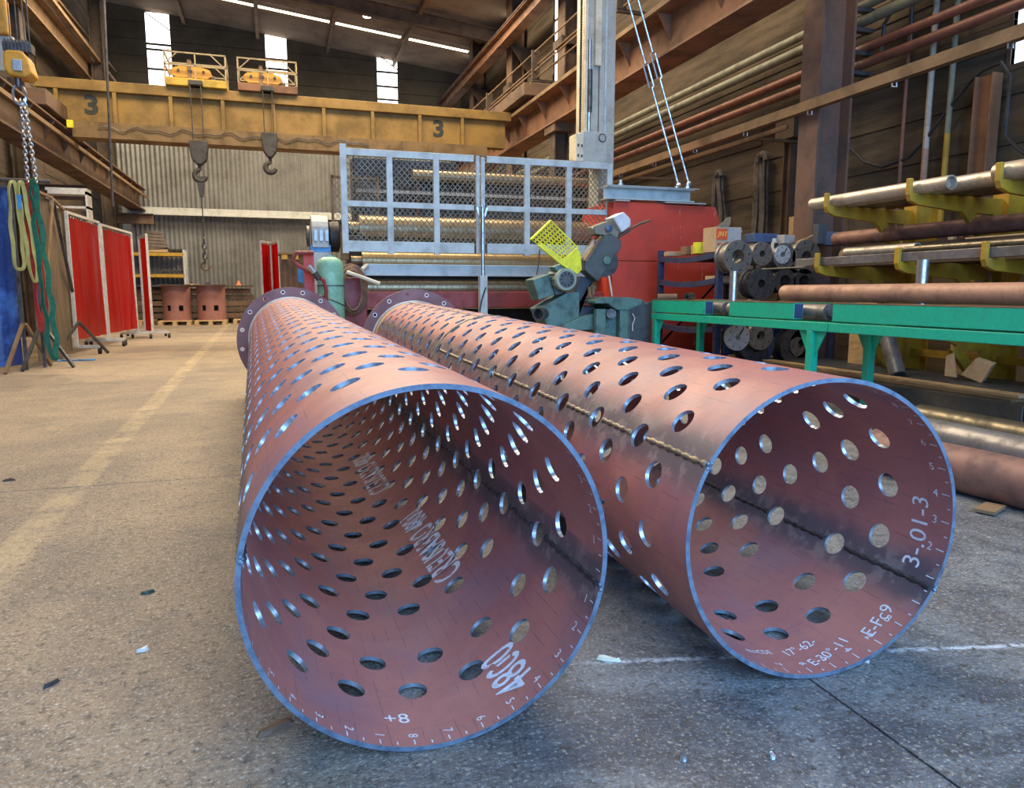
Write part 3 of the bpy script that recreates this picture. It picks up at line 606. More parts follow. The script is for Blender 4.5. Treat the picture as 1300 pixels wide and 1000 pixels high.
tag(MB().bx(-2.40, -2.36, 8.56, 8.575, 1.66, 1.80).done('sling_tag', bluep), 'small blue tag on the yellow webbing sling', 'tag')
tag(MB().cyl((-2.8, 8.66, 1.95), (-2.12, 8.66, 1.95), .02, 8).done('sling_rail', darksteel), 'thin rail on top of the slings at the left edge', 'rail')
# blue tarpaulin and brown canvas screens on folding frames
def cloth(pa, pb, z0, z1, amp, n, ph=0, drop=0):
    """hanging sheet with vertical folds and real thickness"""
    pa, pb = V(pa+(0,)), V(pb+(0,)); d = pb-pa; nn = V((-d.y, d.x, 0)).normalized(); vs = []; fs = []; m_ = 9
    for j in range(m_):
        f = j/(m_-1)
        for i in range(n+1):
            u = i/n; o = amp*(.3+.7*f)*math.sin(u*n*.9+ph+.5*math.sin(f*3+u*4))
            p = pa+d*u+nn*o; vs.append((p.x, p.y, z1-(z1-z0+drop*math.sin(u*5))*f))
    k = len(vs); vs += [(V(v)+nn*.006) for v in vs]
    for j in range(m_-1):
        for i in range(n):
            a = j*(n+1)+i; fs += [(a, a+1, a+n+2, a+n+1), (k+a, k+a+n+1, k+a+n+2, k+a+1)]
    for i in range(n): fs += [(i, k+i, k+i+1, i+1), ((m_-1)*(n+1)+i, (m_-1)*(n+1)+i+1, k+(m_-1)*(n+1)+i+1, k+(m_-1)*(n+1)+i)]
    for j in range(m_-1): fs += [(j*(n+1), (j+1)*(n+1), k+(j+1)*(n+1), k+j*(n+1)), (j*(n+1)+n, k+j*(n+1)+n, k+(j+1)*(n+1)+n, (j+1)*(n+1)+n)]
    return MB().add(vs, fs)
bs = thing('blue_screen', 'crumpled blue tarpaulin screen at the left edge beside the slings', 'screen', (-2.9, 9.2, 0))
cloth((-3.35, 8.75), (-2.66, 9.25), .05, 1.94, .05, 16).done('tarpaulin', bluec, bs, sm=True, ang=80)
MB().bar((-3.35, 8.72, 1.95), (-2.62, 9.22, 1.95), .03).bar((-2.63, 9.2, 1.95), (-2.63, 9.2, .0), .03).done('frame', darksteel, bs)
MB().bar((-2.62, 9.15, .5), (-2.70, 8.75, .01), .03).bar((-2.62, 9.25, .5), (-2.5, 9.6, .01), .03).done('support_leg', tanbeam, bs)
br = thing('canvas_screen', 'brown canvas folding screen between the slings and the red curtains', 'screen', (-2.6, 10.5, 0))
cloth((-2.56, 9.5), (-2.58, 10.4), .06, 1.96, .03, 12, 1).done('canvas_panel', brownc, br, sm=True, ang=80)
cloth((-2.58, 10.42), (-2.64, 11.15), .06, 1.9, .03, 12, 2).done('canvas_panel', brownc, br, sm=True, ang=80)
MB().bar((-2.53, 9.5, 1.98), (-2.55, 10.4, 1.98), .03).bar((-2.55, 10.4, 1.98), (-2.62, 11.2, 1.92), .03).done('top_bar', tanbeam, br)
MB().bar((-2.52, 10.35, 1.95), (-2.58, 11.15, .85), .035).done('brace', darksteel, br)
MB().bar((-2.52, 10.35, 1.95), (-2.50, 9.7, .9), .022).done('brace', tanbeam, br)
MB().bar((-2.52, 9.45, .5), (-2.2, 9.3, .01), .03).bar((-2.52, 9.45, .5), (-2.62, 9.0, .01), .03).bar((-2.52, 9.45, 1.0), (-2.52, 9.45, .0), .03).done('support_leg', darksteel, br)
MB().bar((-2.5, 11.0, .45), (-2.25, 11.35, .01), .03).bar((-2.5, 11.0, .45), (-2.72, 10.5, .01), .03).done('support_leg', darksteel, br)
# red welding curtains on wheeled white frames
def caster(mb, x, y): mb.lathe((x-.02, y, .045), (1, 0, 0), [(0, .02), (0.001, .045), (.039, .045), (.04, .02)], 12); return mb
def curtain_frame(label, pts, z1, z0, feet, gap=.19):
    t = thing('welding_curtain', label, 'curtain', (pts[0][0], pts[0][1], 0))
    for i, (a, b) in enumerate(zip(pts[:-1], pts[1:])):
        MB().bar(a+(z1,), b+(z1,), .035).done('top_rail', white, t)
        d = V(b)-V(a); u = d.normalized()*.05
        cloth((a[0]+u.x, a[1]+u.y), (b[0]-u.x, b[1]-u.y), gap, z1-.05, .022, 18, i).done('curtain_sheet', redcur, t, sm=True, ang=80)
        m = MB(); k = int(d.length/.12)
        for q in range(k+1):
            p = V(a)+d*(q+.5)/(k+1); m.tube([(p.x, p.y+.02*math.cos(g), z1-.03+.03*math.sin(g)) for g in [2*PI*w/8 for w in range(8)]], .004, 4, True)
        m.done('curtain_ring', steel, t, stuff=True)
    for p in pts: MB().bar(p+(z1+.01,), p+(.1,), .04).done('post', white, t)
    for fx0, fy0, fx1, fy1 in feet:
        MB().bar((fx0, fy0, .10), (fx1, fy1, .10), .04).done('foot_bar', white, t)
        for fx, fy in ((fx0, fy0), (fx1, fy1)): caster(MB(), fx, fy).bar((fx, fy, .09), (fx, fy, .05), .02).done('caster', black, t, sm=True)
curtain_frame('red welding curtain on white wheeled frame, nearest one beside the brown canvas', [(-2.62, 11.32), (-2.55, 12.85)], 1.90, 0, [(-2.98, 11.5, -2.34, 11.3), (-2.85, 12.9, -2.3, 12.75)])
curtain_frame('red welding curtain on white wheeled frame, second one from the front', [(-2.55, 13.0), (-2.42, 14.75)], 1.88, 0, [(-2.85, 13.2, -2.32, 13.0), (-2.7, 14.8, -2.2, 14.7)])
curtain_frame('narrow red welding curtain on white wheeled frame, farthest one on the left', [(-2.42, 15.55), (-2.20, 14.95)], 1.88, 0, [(-2.75, 15.7, -2.05, 15.45), (-2.55, 15.0, -1.92, 14.9)], .12)
curtain_frame('folded red welding curtain in front of the corrugated wall by the green gas cylinder', [(-.27, 17.0), (-.07, 17.5), (.10, 16.7)], 1.93, 0, [(-.45, 17.05, -.1, 16.95), (-.05, 16.75, .25, 16.65)])
tag(MB().tube([(-2.6+.06*i, 10.2+.03*math.sin(i*2), .012) for i in range(8)], .01, 5).done('hose', bluep), 'short pale blue hose lying on the floor by the first curtain foot', 'hose')
# shelf on the left wall
ws = thing('wall_shelf', 'white-edged shelf recess on the left wall behind the canvas screen', 'shelf', (-2.8245, 13.5, 2.1988))
sx0, sx1 = -3.3888, -2.8051
MB().bx(sx0, sx1, 13.5, 13.8, 2.3825, 2.4797).done('top_board', white, ws)
MB().bx(sx0, sx1, 13.5, 13.8, 2.1629, 2.1996).done('lower_board', white, ws)
MB().bx(sx1-.03, sx1, 13.5, 13.8, .5, 2.4311).bx(sx0, sx0+.03, 13.5, 13.8, .5, 2.4311).done('post', white, ws)
# ================= BACK: PALLETS, PLATES, RACK =================
def pallet(label, x0, x1, y0, y1, grp):
    t = thing('pallet', label, 'pallet', ((x0+x1)/2, y0, 0), grp)
    m = MB()
    for x in (x0+.05, (x0+x1)/2, x1-.05): m.bx(x-.05, x+.05, y0, y1, .02, .095)
    m.done('bearer', wood, t); m = MB()
    for i in range(5): yy = y0+(y1-y0-.1)*i/4; MB().bx(x0, x1, yy, yy+.1, .095, .12).done('deck_board', wood, t)
    for x in (x0, (x0+x1)/2-.06, x1-.12): MB().bx(x, x+.12, y0, y1, 0, .02).done('bottom_board', wood, t)
    return t
pr = M('primer_red_brown_plate', (.34, .15, .12), .6, 0, (.24, .11, .09), 3)
def half_shell(label, x0, x1, y):
    t = thing('drum_shell', label, 'steel shell', ((x0+x1)/2, y, .12)); w = x1-x0; hz0, hz1 = .36, .50; z0, z1 = .12, 1.0
    cx = (x0+x1)/2; r = w/2; n = 28; m = MB()
    hs = [(-.62, -.30), (.22, .55)]
    def pt(k, z, rr=r): a = PI+PI*k/n; return (cx+rr*math.cos(a), y+.45+.55*rr*1.6*math.sin(a), z)
    zs = [z0, hz0, hz1, z1]
    for i in range(3):
        for k in range(n):
            xm = math.cos(PI+PI*(k+.5)/n)
            if i == 1 and any(a < xm < b for a, b in hs): continue
            m.add([pt(k, zs[i]), pt(k+1, zs[i]), pt(k+1, zs[i+1]), pt(k, zs[i+1]), pt(k, zs[i], r-.03), pt(k+1, zs[i], r-.03), pt(k+1, zs[i+1], r-.03), pt(k, zs[i+1], r-.03)], [(0, 1, 2, 3), (5, 4, 7, 6), (3, 2, 6, 7), (0, 4, 5, 1), (0, 3, 7, 4), (1, 5, 6, 2)])
    m.done('shell', pr, t)
    MB().bx(x0+.02, x1-.02, y+.44, y+.5, z0, z1).done('back_plate', pr, t)
    MB().bx(x0+.04, x1-.04, y+.40, y+.43, .30, .56).done('inner_stiffener', rustdark, t)
    MB().bx(x0-.01, x1+.01, y-.03, y+.5, z1, z1+.03).done('cover_plate', rustdark, t)
    return t
pallet('wooden pallet under the left red-brown drum shell', -2.84, -2.08, 20.2, 21.0, None)
pallet('wooden pallet under the right red-brown drum shell', -2.0, -1.24, 20.2, 21.0, None)
pallet('wooden pallet at the far left under the stacked brown sheets', -3.6, -3.0, 20.5, 21.3, None)
pallet('wooden pallet at the right end under the stacked brown sheets', -1.1, -.5, 20.6, 21.4, None)
half_shell('primer-red drum shell with two square openings, left one on pallets', -2.78, -2.10, 20.25)
half_shell('primer-red drum shell with two square openings, right one on pallets', -1.96, -1.26, 20.25)
for i in range(5):
    o = MB().bx(-3.75, -.62+random.uniform(-.06, .08), 21.25, 21.6, .14+i*.165, .14+i*.165+.13).done('brown_beam', (rust, rustdark)[i % 2], bev=.008)
    tag(o, ('lowest brown steel beam of the stack along the corrugated wall', 'second brown steel beam from the bottom of the stack by the corrugated wall', 'middle brown steel beam of the stack by the corrugated wall', 'fourth brown steel beam up in the stack by the corrugated wall', 'topmost thick brown beam of the stack by the corrugated wall')[i], 'beam')
    if i < 4: 
        for xx in (-3.4, -2.2, -.9): tag(MB().bx(xx-.04, xx+.04, 21.3, 21.55, .27+i*.165, .305+i*.165).done('spacer_block', wood), '%s spacer block in the %s gap of the brown beam stack' % ({-3.4: 'left', -2.2: 'middle', -.9: 'right'}[xx], ('lowest', 'second', 'third', 'top')[i]), 'block', 'spacer blocks in the beam stack')
tag(MB().bx(-3.78, -.58, 21.1, 21.6, .975, 1.02).done('steel_sheet', rustdark), 'thin dark sheet lying on top of the brown beam stack', 'sheet')
tag(MB().box((-2.05, 21.15, 1.035), (.3, .2, .03)).done('wood_offcut', wood), 'pale wood offcut lying on the sheet between the drum shells', 'offcut')
tag(MB().lathe((-.95, 21.3, 1.02), (0, 0, 1), [(0, .09), (.02, .06), (.12, .02)], 10).done('orange_cone', M('orange_plastic', (.75, .2, .08), .5)), 'tiny orange cone on the sheet near the right end of the beam stack', 'cone')
tag(MB().box((-1.72, 21.2, 1.06), (.12, .12, .09)).done('small_bracket', darksteel, bev=.01), 'small dark bracket on the sheet above the right drum shell', 'bracket')
rk = thing('pallet_rack', 'pallet rack with mustard beams in front of the corrugated wall', 'rack', (-3, 21.5, 0))
for z in (1.78, 1.22): MB().bx(-3.68, -2.3, 21.42, 21.5, z, z+.085).bx(-3.68, -2.3, 21.82, 21.9, z, z+.085).done('beam', ryellow, rk)
for z in (1.865, 1.305): MB().bx(-3.66, -2.32, 21.45, 21.88, z, z+.015).done('shelf_panel', rustdark, rk)
for xx in (-3.70, -2.28):
    for yy in (21.42, 21.86): MB().bx(xx-.03, xx+.03, yy, yy+.05, 0, 1.95).done('post', pgrey, rk)
    m = MB()
    for q in range(3): m.bar((xx, 21.44, .2+q*.55), (xx, 21.88, .5+q*.55), .025)
    m.done('lattice', pgrey, rk)
gb = thing('crate', 'grey-brown sheet-metal crate tilted on top of the pallet rack', 'crate', (-3.0, 21.5, 1.9))
MB().prism([(-3.22, 21.48, 2.44), (-2.83, 21.48, 2.42), (-2.66, 21.48, 1.98), (-3.12, 21.48, 1.95)], (0, .3, 0)).done('body', M('grey_brown_metal', (.16, .13, .10), .6), gb, bev=.01)
m = MB()
for i in range(5): m.bar((-3.21+.02*i, 21.475, 2.36-.085*i), (-2.80+.035*i, 21.475, 2.34-.085*i), .008)
m.done('ridge', rustdark, gb)
MB().bx(-3.15, -2.68, 21.5, 21.76, 1.885, 1.95).done('foot_batten', wood, gb)
for i in range(5): tag(MB().lathe((-2.62+.07*i, 21.5+.04*(i % 2), 1.90), (.3, .2, 1), [(0, .05), (.05, .06), (.07, .03)], 8).done('dark_fitting', grease), '%s dark fitting in the row on the rack top beside the crate' % ('first', 'second', 'third', 'fourth', 'fifth')[i], 'fitting', 'dark fittings on the pallet rack top')
for i in range(6): tag(MB().tube([(-2.85+.09*i, 21.5, 1.35), (-2.83+.09*i, 21.52, 1.42), (-2.78+.09*i, 21.55, 1.36)], .025, 6).done('chain_shackle', darksteel), '%s dark bent shackle from the left on the middle rack shelf' % ('first', 'second', 'third', 'fourth', 'fifth', 'sixth')[i], 'shackle', 'shackles on the pallet rack shelf')

for i, (zc, lb) in enumerate(((5.5082, 'topmost'), (5.2853, 'second'), (5.1611, 'third'), (5.0491, 'lowest'))):
    tag(MB().cyl((5.05+.06*(i % 2), 9.2, zc), (5.05+.06*(i % 2), 21.9, zc), .016, 6).done('conductor_line', tanbeam), 'thin tan conductor line beside the orange runway beam, %s of four' % lb, 'conductor line')
for y in (10.5, 14.3, 17.6): tag(MB().bx(5.0, 6.28, y, y+.05, 5.0241-.06, 5.0241-.01).bx(5.0, 5.16, y, y+.05, 5.0241-.02, 5.533+.02).done('line_bracket', rustdark), 'dark bracket arm carrying the conductor lines, %s one' % {10.5: 'nearest', 14.3: 'middle', 17.6: 'farthest'}[y], 'bracket')
# ================= PLATE ROLLING MACHINE =================
def expanded(x0, x1, z0, z1, y, cw=.052, chh=.030, th=.006, wd=.008):
    """expanded metal sheet: zigzag strands meeting at their bends"""
    mb = MB(); nx = max(2, round((x1-x0)/cw*2)); nz = max(2, round((z1-z0)/chh)); dx = (x1-x0)/nx; dz = (z1-z0)/nz
    for j in range(nz):
        for i in range(nx):
            up = (i+j) % 2; za, zb_ = z0+dz*(j+(0 if up else 1)), z0+dz*(j+(1 if up else 0)); xa, xb = x0+dx*i, x0+dx*(i+1); h_ = wd/2
            mb.add([(xa, y, za-h_), (xb, y, zb_-h_), (xb, y+th, zb_-h_), (xa, y+th, za-h_), (xa, y, za+h_), (xb, y, zb_+h_), (xb, y+th, zb_+h_), (xa, y+th, za+h_)], [(0, 1, 2, 3), (7, 6, 5, 4), (0, 4, 5, 1), (3, 2, 6, 7)])
    return mb
PY = 8.4
pg = thing('safety_gate', 'pale blue-grey framed safety gate with twelve mesh panels in front of the rolls', 'gate', (2.4, PY, 1.2))
gx = [0.7597, 1.2598, 1.788, 2.2989, 2.878, 3.4095, 3.9396]
gz = [1.36, 1.81, 2.36]
meshes = {}
for j in range(2):
    for i in range(6):
        x0_, x1_ = gx[i]+.02, gx[i+1]-.02
        expanded(x0_, x1_, gz[j]+.02, gz[j+1]-.02, PY+.02, .060, .034, .006, .0115).done('mesh_panel', meshm, pg)
for i, x in enumerate(gx):
    ww = .035 if i != 3 else .028
    if i == 3:
        MB().bx(x-.045, x-.004, PY-.02, PY+.03, gz[0]-.07, gz[2]+.03).done('upright', pblue, pg, bev=.004)
        MB().bx(x+.012, x+.06, PY-.02, PY+.03, gz[0]-.07, gz[2]+.02).done('upright', pblue, pg, bev=.004)
    else: MB().bx(x-.034, x+.034, PY-.02, PY+.03, gz[0]-.09, gz[2]+.05*(i == 0)+.03).done('upright', pblue, pg, bev=.004)
for a, b in ((gx[0], gx[3]-.045), (gx[3]+.06, gx[6])):
    for z, hh in ((gz[0]-.01, .12), (gz[1], .062), (gz[2], .075)): MB().bx(a+.025, b-.025, PY-.015, PY+.028, z-hh/2, z+hh/2).done('rail', pblue, pg, bev=.004)
MB().bx(gx[1]-.3+.6, gx[5]+.2, PY+.0, PY+.05, gz[2]+.03, gz[2]+.045).done('top_strip', tanbeam, pg)
MB().cyl((gx[3]+.01, PY-.05, gz[1]-.10), (gx[3]+.01, PY-.05, gz[1]+.02), .022, 10).bar((gx[3]-.05, PY-.06, gz[1]+.0), (gx[3]-.02, PY-.06, gz[1]-.10), .02).bar((gx[3]+.07, PY-.06, gz[1]+.0), (gx[3]+.04, PY-.06, gz[1]-.10), .02).done('clevis', steel, pg, sm=True)
rl = thing('plate_rolling_machine', 'long red plate rolling machine with bronze rolls behind the mesh gate', 'machine', (2.4, 9.2, 0))
RY = 9.0
xl, xr = .85, 4.25
def roll(zc, r, nm, y=RY, a=xl, b=xr, mat=brass):
    m = MB().lathe((a, y, zc), (1, 0, 0), [(0, r*.5), (.12, r*.5), (.121, r), (b-a-.121, r), (b-a-.12, r*.5), (b-a, r*.5)], 28); return m.done(nm, mat, rl, sm=True)
roll(1.593, .155, 'upper_roll')
roll(1.2107, .105, 'lower_roll', 8.8)
roll(0.8962+.0, .10, 'support_roll', 8.75)
MB().bx(.98, 4.2, 8.55, 8.66, 1.0302, 1.1647).done('front_beam', pblue, rl, bev=.006)
MB().bx(.95, 4.3, 8.9, 9.9, 0.9243-.1, 1.0632).done('inner_bed', black, rl)
MB().bx(.75, 4.5, 8.45, 9.6, 0.6588, 0.85).done('base_beam', redd, rl, bev=.01)
MB().bx(.9, 4.4, 9.3, 9.9, .06, .62).done('pit_body', black, rl)
for x in (.8, 4.4): MB().bx(x-.12, x+.12, 8.6, 9.6, .0, .62).done('foot', redd, rl)
MB().bx(.98, 2.3, 9.52, 9.9, 1.0, 2.5).done('rear_body', black, rl, bev=.01)
MB().bx(2.3, 4.3, 9.5, 9.9, 1.0, 2.25).done('rear_body', grease, rl, bev=.01)
for x in (1.75, 2.5, 3.3, 4.1): MB().bx(x-.02, x+.02, 9.38, 9.5, 1.2, 2.28).done('rear_upright', rustdark, rl)
MB().cyl((1.7, 9.42, 2.30), (4.25, 9.42, 2.30), .07, 20).done('top_roll', brass, rl, sm=True)
for z in (1.62, 2.06): MB().bx(1.0, 4.2, 9.36, 9.42, z, z+.04).done('rear_rail', pgrey, rl)
for x in (.92, 4.3):
    MB().prism([(x-.08, 8.7, .66), (x-.08, 9.4, .66), (x-.08, 9.3, 1.5), (x-.08, 8.85, 1.5)], (.16, 0, 0)).done('end_frame', redd if x > 2 else grease, rl, bev=.01)
m = MB().tube([(1.0, 8.55, 1.14), (.95, 8.5, 1.1), (.93, 8.5, .98), (.98, 8.52, .84), (1.03, 8.55, .82)], .03, 8); m.done('bracket_arm', pgrey, rl, sm=True)
# small side cage with mesh, left of the gate
sc = thing('side_cage', 'small mesh side cage behind the left end of the safety gate', 'guard', (.8, 9.3, 1.4))
sx0_, sx1_ = 0.6981, 1.2473
for x in (sx0_, sx1_): MB().bx(x-.015, x+.015, 9.28, 9.31, 1.35, 2.2414).done('upright', tanbeam, sc)
MB().bx(sx0_, sx1_, 9.28, 9.31, 2.2322-.03, 2.2322).done('rail', tanbeam, sc)
expanded(sx0_, sx1_, 1.4, 2.2229-.03, 9.29, .06, .04, .006, .01).done('mesh_panel', meshm, sc)
# gear motor at the left end
gm = thing('gear_motor', 'grey gear unit with rounded top and black disc at the left end of the rolls', 'gear unit', (.5, 8.9, .6))
gx0, gx1, gzt = 0.4208, 0.6046, 1.7225
cxm = (gx0+gx1)/2
MB().prism([(gx0, 8.75+.2-.2*math.cos(a), gzt-.2+.2*math.sin(a)) for a in [PI*i/10 for i in range(11)]]+[(gx0, 9.15, 1.35), (gx0, 8.75, 1.35)], (gx1-gx0, 0, 0)).done('gear_case', pgrey, gm, bev=.005)
for i in range(3): MB().bx(gx0+.02+i*.062, gx0+.055+i*.062, 8.72, 8.76, 1.42, gzt-.18).done('cooling_rib', galv, gm)
MB().lathe((gx1, 8.95, gzt-.24), (1, 0, 0), [(0, .1), (.02, .17), (.12, .18), (.14, .12)], 24).done('coupling_disc', black, gm, sm=True)
MB().bx(gx0-.02, gx1+.02, 8.78, 9.1, 1.30, 1.38).done('blue_band', bluep, gm)
MB().prism([(gx0-.04, 8.78, .6), (gx1+.2, 8.78, .6), (gx1+.02, 8.78, 1.3), (gx0+.01, 8.78, 1.3)], (0, .35, 0)).done('pedestal', pgrey, gm, bev=.01)
MB().lathe((gx0-.02, 8.95, gzt-.24), (-1, 0, 0), [(0, .12), (.03, .12), (.04, .05)], 16).done('side_cover', darksteel, gm, sm=True)
MB().box((cxm+.26, 8.7, 1.36), (.08, .1, .3)).done('valve_block', tanbeam, gm, bev=.01)
# hydraulic strut in the middle of the gate
hs = thing('hydraulic_strut', 'slim chrome rod on a pale square post in front of the middle of the gate', 'strut', (2.3, 8.25, 0))
hxs = 2.2993
MB().cyl((hxs, 8.28, 1.0131), (hxs, 8.28, 1.8157), .022, 12).done('chrome_rod', steel, hs, sm=True)
MB().bx(hxs-.045, hxs+.045, 8.24, 8.33, .01, 1.0311).done('post', pblue, hs, bev=.005)
MB().tube([(hxs+.02, 8.23, .9), (hxs-.03, 8.23, .75), (hxs-.055, 8.23, .62)], .008, 5).done('hose', black, hs)
# red hose reel frame & hoses right of the gas cylinder
tag(MB().bx(0.6566, 0.8955, 7.7, 8.0, 0, 0.9933).done('red_cabinet', redd, bev=.01), 'low red machine foot behind the coiled brown hoses', 'machine foot')
hc = thing('hose_coil', 'coiled brown welding hoses hanging beside the green gas cylinder', 'hose', (.95, 7.55, .5))
for i in range(7):
    cx_, cz_ = 0.7442+random.uniform(-.015, .015), 0.8658
    MB().tube([(cx_+(.09+.012*i)*math.cos(a), 7.55+.018*i, cz_+(.20+.01*i)*math.sin(a)) for a in [2*PI*k/20 for k in range(20)]], .009, 5, True).done('hose_turn', hose, hc, sm=True)
MB().tube([(0.6787, 7.5, 1.0437), (0.8315, 7.5, 0.9905), (1.0021, 7.5, 0.9287)], .02, 6).done('pale_rag', cream, hc)
# gas cylinder and red hand trolley
gc = thing('gas_cylinder', 'pale green gas cylinder with domed shoulder strapped behind the left tube flange', 'gas cylinder', (0.5199, 7.5, 0))
gxx = 0.5199; gr = (0.6545-0.397)/2; gt_ = 1.1878
MB().lathe((gxx, 7.5, .02), (0, 0, 1), [(0, gr*.9), (.03, gr), (gt_-.12, gr), (gt_-.08, gr*.95), (gt_-.045, gr*.78), (gt_-.025, gr*.5), (gt_-.02, .04)], 28).done('body', gasgreen, gc, sm=True, ang=60)
MB().cyl((gxx, 7.5, gt_-.01), (gxx, 7.5, gt_+.012), .045, 14).done('neck_ring', gasgreen, gc, sm=True)
for z, ti in ((gt_-.28, 0), (gt_-.42, .12)):
    MB().tube([(gxx+(gr+.004)*math.cos(a), 7.5+(gr+.004)*math.sin(a), z-ti*.5*math.cos(a)) for a in [2*PI*k/24 for k in range(24)]], .006, 4, True).done('strap', darksteel, gc)
tr = thing('hand_trolley', 'red tubular hand trolley with a brown roller grip leaning by the gas cylinder', 'trolley', (.3, 7.2, 0))
T_ = lambda x, y, d=7.15: None
MB().tube([(0.353, 7.2, 1.2084), (0.1969, 7.2, 1.206), (0.1661, 7.2, 1.1406), (0.2064, 7.2, 1.0904), (0.3248, 7.2, 1.026), (0.374, 7.2, 0.9971)], .02, 8).done('handle_bar', redd, tr, sm=True)
MB().tube([(0.374, 7.2, 0.9971), (0.4373, 7.2, 0.9533), (0.456, 7.2, 0.8648), (0.4499, 7.2, 0.6867), (0.4375, 7.2, 0.3269)], .018, 8).done('frame_tube', redd, tr, sm=True)
a_, b_ = V((0.3024, 7.12, 1.0888)), V((0.3698, 7.12, 0.9954))
MB().cyl(a_, b_, .022, 10).done('chrome_collar', steel, tr, sm=True)
MB().lathe(b_-(b_-a_)*.3, b_-a_, [(0, .03), (.07, .03), (.075, .022)], 14).done('grip', grease, tr, sm=True)
MB().bx(0.3159, 0.3598, 7.3, 7.4, 0, 1.2378).done('back_post', redp, tr)
MB().bx(0.2631, 0.3355, 7.28, 7.34, .05, 1.2057).done('red_plate', redp, tr)
tg = thing('wire_feeder', 'light blue tool block with tapered foot beside the red trolley', 'tool', (0.2664, 7.6, 1.0044))
x0_, x1_ = 0.214, 0.3342
MB().prism([(x0_, 7.55, 1.0966), (x1_, 7.55, 1.0966), (x1_, 7.55, 0.9427), (x1_-.035, 7.55, 0.9273), (x1_-.035, 7.55, .0), (x0_+.05, 7.55, .0), (x0_+.05, 7.55, 0.9273), (x0_, 7.55, 0.9427)], (0, .12, 0)).done('body', bluep, tg, bev=.008)
bb = thing('brown_cabinet', 'brown steel container with yellow top edge behind the red trolley', 'container', (.3, 12.5, 0))
x0_, x1_ = 0.0834, 0.5745; z1_ = 1.4418
MB().bx(x0_, x1_, 12.5, 13.1, .0, z1_).done('body', rust, bb, bev=.01)
MB().bx(x0_-.02, x1_+.02, 12.48, 13.12, z1_, z1_+.03).done('lid', tanbeam, bb)
for i in range(3): MB().bx(x0_+.03+i*.17, x0_+.12+i*.17, 12.46, 12.5, z1_-.08, z1_-.01).done('label_plate', ryellow, bb)
for i in range(6): MB().bx(x0_+.02+i*.09, x0_+.035+i*.09, 12.47, 12.5, .1, z1_-.12).done('rib', rustdark, bb)
# ================= RED CABINET, COLUMN, STAYS =================
rc = thing('red_cabinet', 'big red machine housing splashed with pale drips right of the safety gate', 'machine housing', (5, 8.5, 0))
c0, c1 = 3.9112, 5.3858; zt1, zt2 = 1.9222, 1.8997
zm = 1.2222
MB().prism([(c0, 8.2, zm+.004), (c0, 8.2, zt1), (c1-.07, 8.2, zt1-.02), (c1, 8.2, zt1-.2), (c1, 8.2, zm+.004)], (0, .95, 0)).done('upper_panel', redcab, rc)
MB().bx(c0, c1, 8.202, 9.2, .02, zm-.004).done('lower_panel', redcab, rc)
for x in (c1+.01,): MB().bx(x, x+.05, 8.4, 8.55, .6, zt1-.02).done('side_rail', pblue, rc)
gbm = thing('support_beam', 'grey steel beam lying on top of the red cabinet with stay rods bolted on', 'beam', (4.6, 8.45, 2))
bz0, bz1 = zt1+.015, 2.0911
MB().ibeam((c0-.1, 8.28, (bz0+bz1)/2+.01), (4.9939, 8.28, (bz0+bz1)/2+.01), .22, bz1-bz0, .014).done('beam', pblue, gbm)
MB().bx(c0-.1, 5.0498, 8.16, 8.40, bz1+.008, bz1+.02).done('top_plate', pgrey, gbm)
for x0_, x1_ in ((c0, 4.0973), (4.5782, 5.1424)): MB().bx(x0_, x1_, 8.14, 8.4, zt1-.0, zt1+.015).done('base_plate', pgrey, gbm)
for px in (4.7912, 4.9347, 4.0198): MB().lathe((px, 8.24, bz1+.02), (0, 0, 1), [(0, .035), (.03, .035), (.031, .02), (.07, .02)], 6).done('bolt', steel, gbm)
cl = thing('crane_column', 'pale grey box column with cable ducts rising beside the safety gate', 'column', (4.0067, 8.75, 0))
k0, k1, k2 = 3.7231, 3.8283, 4.1373
MB().bx(k1+.10, k2, 8.7, 9.0, .0, 4.9).done('box_shaft', pgrey, cl, bev=.006)
MB().bx(k0, k0+.035, 8.68, 8.95, 2.5, 4.9).done('cream_duct', cream, cl)
MB().bx(k0+.04, k1+.09, 8.72, 8.9, 2.4, 4.9).done('recess', pgrey, cl)
MB().bx(k1+.02, k1+.10, 8.66, 8.72, 3.6, 4.9).done('upper_plate', cream, cl)
MB().cyl((k0+.065, 8.70, 2.5), (k0+.065, 8.70, 3.9), .022, 10).done('pneumatic_rod', steel, cl, sm=True)
MB().cyl((k0+.065, 8.69, 3.05), (k0+.065, 8.69, 3.55), .035, 10).done('rod_sleeve', darksteel, cl, sm=True)
MB().bx(k1+.16, k1+.19, 8.685, 8.7, 2.75, 4.4).done('blue_grey_strip', pblue, cl)
m = MB()
for i in range(60): m.cyl((k0-.03, 8.75, 2.6+i*.03), (k0-.03, 8.75, 2.615+i*.03), .016, 6)
m.cyl((k0-.03, 8.75, 2.6), (k0-.03, 8.75, 4.4), .010, 6).done('spiral_cable', black, cl)
cbx = thing('control_box', 'pale grey control box with cream doors and a worn round sticker on the column', 'control box', (3.7331, 8.5, 2.4))
b0, b1, bz0_, bz1_ = 3.6291, 3.9539, 2.3609, 2.7782
MB().bx(b0, b1, 8.5, 8.7, bz0_, bz1_).done('body', pgrey, cbx, bev=.006)
for i in range(2): MB().bx(b0-.10+i*.055, b0-.052+i*.055, 8.47+.02*i, 8.7, bz0_+.0, bz1_-.04+.02*i).done('door', cream, cbx, bev=.004)
for i in range(2):
    for z in (.12, .24): MB().box((b0-.075+i*.055, 8.465+.02*i, bz0_+z), (.02, .012, .03)).done('latch', darksteel, cbx)
